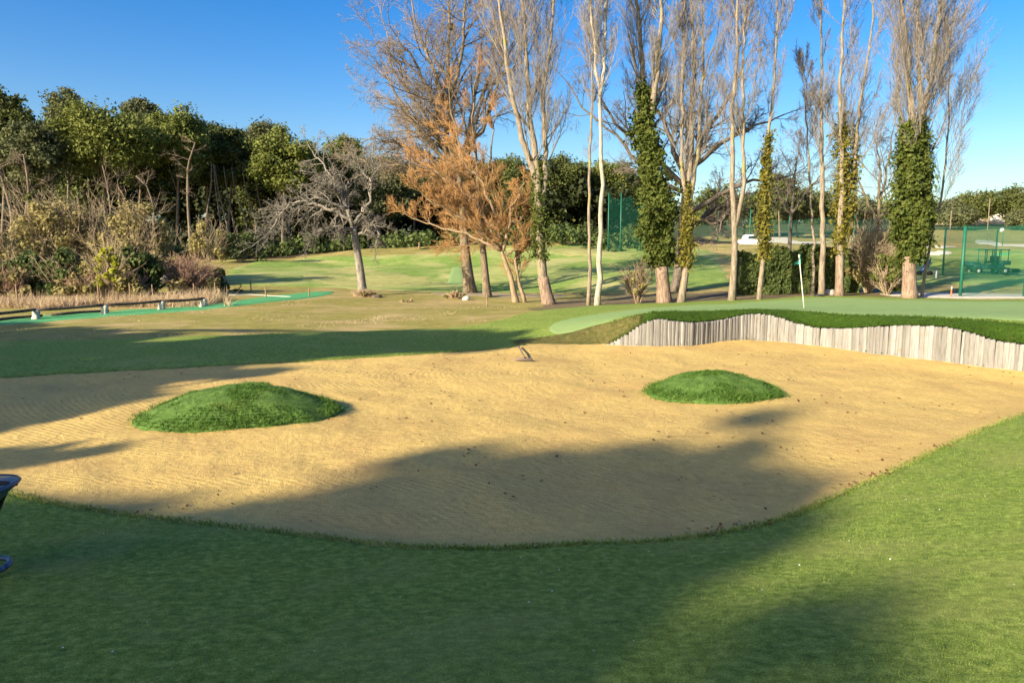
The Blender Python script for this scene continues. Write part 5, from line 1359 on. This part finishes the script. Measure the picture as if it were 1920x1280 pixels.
# orange and white marker stake
b = spot(1783, D=36); mb = MB(); mb.tube([b - [0, 0, .1], b + [0, 0, .42]], [.03, .028], 8)
root = thing('marker_post', 'small orange marker post on the pale gravel path left of the green fence', 'marker post', tuple(b)); part('post', mb, M['orange'], root)
mb = MB(); mb.tube([b + [0, 0, .42], b + [0, 0, .54]], [.029, .024], 8); part('cap', mb, M['white'], root)
# utility cart with a protective cage
cb = spot(1850, D=61)
root = thing('utility_cart', 'dark green ball collecting cart with a tall cage behind the netting', 'cart', tuple(cb))
def bx(c, s, bev=.04, tp=1): m = MB(); m.box(cb + np.array(c), s, 0, tp, bev); return m
part('body', bx((-.2, 0, .62), (2.5, 1.2, .42)), M['cart_green'], root)
part('bonnet', bx((-1.25, 0, .85), (.9, 1.1, .35), .08, .9), M['cart_green'], root)
part('seat', bx((.25, 0, 1.0), (.5, 1.0, .16)), M['dark_metal'], root)
part('backrest', bx((.52, 0, 1.25), (.12, 1.0, .5)), M['dark_metal'], root)
part('rear_box', bx((1.1, 0, .95), (.9, 1.15, .35)), M['cart_green'], root)
mb = MB()
for x in (-.45, .12, .7, 1.3):
    for y in (-.55, .55): mb.tube([cb + [x, y, .8], cb + [x, y, 2.0]], .035, 6)
part('cage_bars', mb, M['green_metal'], root)
part('roof', bx((.42, 0, 2.02), (1.95, 1.25, .07), .02), M['cart_green'], root)
mb = MB(); mb.tube([cb + [-.1, 0, 1.0], cb + [-.2, 0, 1.3]], .02, 6); mb.tube([cb + [-.2 + .04 * math.cos(t), .17 * math.sin(t), 1.3 + .17 * math.cos(t) * .4] for t in np.linspace(0, 2 * PI, 15)], .015, 5); part('steering_wheel', mb, M['dark_metal'], root)
for x in (-1.1, 1.05):
    for y in (-.62, .62):
        c = cb + [x, y, .3]; mb = MB(); mb.tube([c - [0, .11, 0], c + [0, .11, 0]], [.3, .3], 18); w = part('wheel', mb, M['rubber'], root)
        mb = MB(); mb.tube([c - [0, .12, 0], c + [0, .12, 0]], [.13, .13], 12); part('rim', mb, M['white'], w)
mb = MB(); mb.box(cb + [1.95, 0, .45], (.7, 1.0, .06), 0, 1, .01)
for k in range(6): mb.tube([cb + [1.7 + .12 * k, -.5, .3], cb + [1.7 + .12 * k, .5, .3]], .16, 10)
part('ball_collector', mb, M['dark_metal'], root)
part('tow_bar', bx((1.6, 0, .5), (.5, .08, .08), .02), M['dark_metal'], root)
# black golf trolley
gb = spot(1732, D=52); root = thing('golf_trolley', 'black golf trolley with a bag right of the thick ivied trunk', 'golf trolley', tuple(gb))
mb = MB(); mb.tube(poly3([gb + [-.15, 0, .25], gb + [.05, 0, .6], gb + [.28, 0, 1.05]], 6), [.15, .17, .17, .16, .17, .16], 12); part('bag', mb, M['blue'], root)
for s in (-.34, .42):
    c = gb + [s, 0, .17]; mb = MB(); mb.tube([c - [0, .05, 0], c + [0, .05, 0]], [.18, .18], 16); part('wheel', mb, M['rubber'], root)
mb = MB(); mb.tube([gb + [-.34, 0, .18], gb + [.0, 0, .3], gb + [.42, 0, .18]], .025, 6); mb.tube([gb + [0, 0, .3], gb + [.5, 0, .85], gb + [.6, 0, .9]], .022, 6); part('frame', mb, M['dark_metal'], root)
mb = MB()
for k in range(4): c = gb + [.28 + .03 * k, -.05 + .03 * k, 1.0]; mb.tube([c, c + [.07, 0, .22]], .012, 5); mb.box(c + [.08, 0, .24], (.08, .04, .04), 0, 1, .01)
part('clubs', mb, M['dark_metal'], root)
b = spot(1755, D=50); mb = MB(); mb.tube([b, b + [0, 0, .55]], [.06, .05], 8); single('distance_marker', mb, M['white'], 'short white marker post between the golf trolley and the green fence', 'marker post')
# lamp like white globe and tall thin net poles far away
for px, top, bot_D, lb in [(1850, 372, 150, 'tall thin grey pole standing on the far range'), (1780, 395, 150, 'thin pole on the far range left of the tall one'), (1478, 395, 120, 'green net pole seen right of the leaning poplar'), (1345, 385, 110, 'green net pole seen below the oak limbs'), (1405, 392, 115, 'green net pole left of the leaning poplar'), (1600, 400, 125, 'green net pole behind the two stemmed poplar')]:
    b = spot(px, D=bot_D); t = at(px, top, bot_D); mb = MB(); mb.tube([b - [0, 0, .3], np.array([b[0], b[1], t[2]])], [.10, .07], 7)
    single('net_pole', mb, M['plane_twig'] if px > 1700 else M['green_metal'], lb, 'pole', 'poles of the practice range')
mb = MB()
def fnet(pts, D, zt):
    global mb
    P = [spot(x, D=D) for x in pts]; T_ = [at(x, zt + (6 if i % 2 else 0), D) for i, x in enumerate(pts)]
    V = []; 
    for a, c in zip(P, T_): V += [a, np.array([a[0], a[1], c[2]])]
    mb.add(V, [[2 * i, 2 * i + 1, 2 * i + 3, 2 * i + 2] for i in range(len(pts) - 1)])
fnet([1300, 1345, 1405, 1478, 1540, 1600, 1680], 118, 408); single('range_net', mb, M['farnet'], 'long green practice net stretched behind the poplars', 'net')
mb = MB(); fnet([1140, 1160, 1178, 1200, 1225], 80, 368); o = single('range_net', mb, M['farnet'], 'tall teal practice net between the white poplar and the ivied poplar', 'net')
for px in (1140, 1163, 1200):
    b = spot(px, D=80); t = at(px, 362, 80); mb = MB(); mb.tube([b, np.array([b[0], b[1], t[2]])], [.08, .06], 7); single('net_pole', mb, M['green_metal'], {1140: 'left pole of the tall teal net', 1163: 'middle pole of the tall teal net', 1200: 'right pole of the tall teal net'}[px], 'pole', 'poles of the tall teal net')
mb = MB(); fnet([1690, 1767, 1850, 1950, 2100], 140, 420); single('range_net', mb, M['farnet'], 'low green net crossing the far range at the right', 'net')
b = at(1879, 431, 120); rock('white_globe', 'small white globe above the netting at the far right', b, (.3, .3, .3), 'white', 'lamp')
gbz = spot(1879, D=120); mb = MB(); mb.tube([gbz, np.array([gbz[0], gbz[1], b[2]])], .05, 6); single('lamp_post', mb, M['green_metal'], 'thin green post carrying the small white globe', 'post')
# pale scar on the far slope and a tan slope
for c, s, lb in [((1885, 414, 230), (5.5, 1.5, 2.2), 'pale rocky cut on the far wooded slope at the right'), ((1835, 418, 232), (5, 1.5, 1.4), 'tan earth cut on the far slope left of the pale one'), ((1782, 424, 235), (6.5, 1.5, 1.2), 'brownish earth cut on the far slope behind the spreading poplar')]:
    rock('rock_face', lb, at(*c), s, 'farsand' if c[0] > 1870 else 'track', 'rock face')
# parked white car
vb = spot(1408, D=104); vz = at(1408, 470, 104)[2] ; vb[2] = min(max(vb[2], vz - .3), vz + .3)
root = thing('parked_car', 'white car parked on the far range, partly hidden by the leaning poplar', 'car', tuple(vb))
def vx(c, s, bev=.08, tp=1): m = MB(); m.box(vb + np.array(c) * 1.25, np.array(s) * 1.25, 0, tp, bev); return m
part('body', vx((0, 0, .62), (2.7, 1.7, .68), .14), M['white'], root)
part('cabin', vx((.1, 0, 1.2), (2.0, 1.5, .62), .12, .86), M['white'], root)
part('side_window', vx((.12, -.73, 1.22), (1.45, .08, .36), .02, .9), M['glass'], root)
for x in (-.85, .85):
    for y in (-.8, .8): c = vb + [x, y, .3]; m = MB(); m.tube([c - [0, .1, 0], c + [0, .1, 0]], [.3, .3], 16); part('wheel', m, M['rubber'], root)
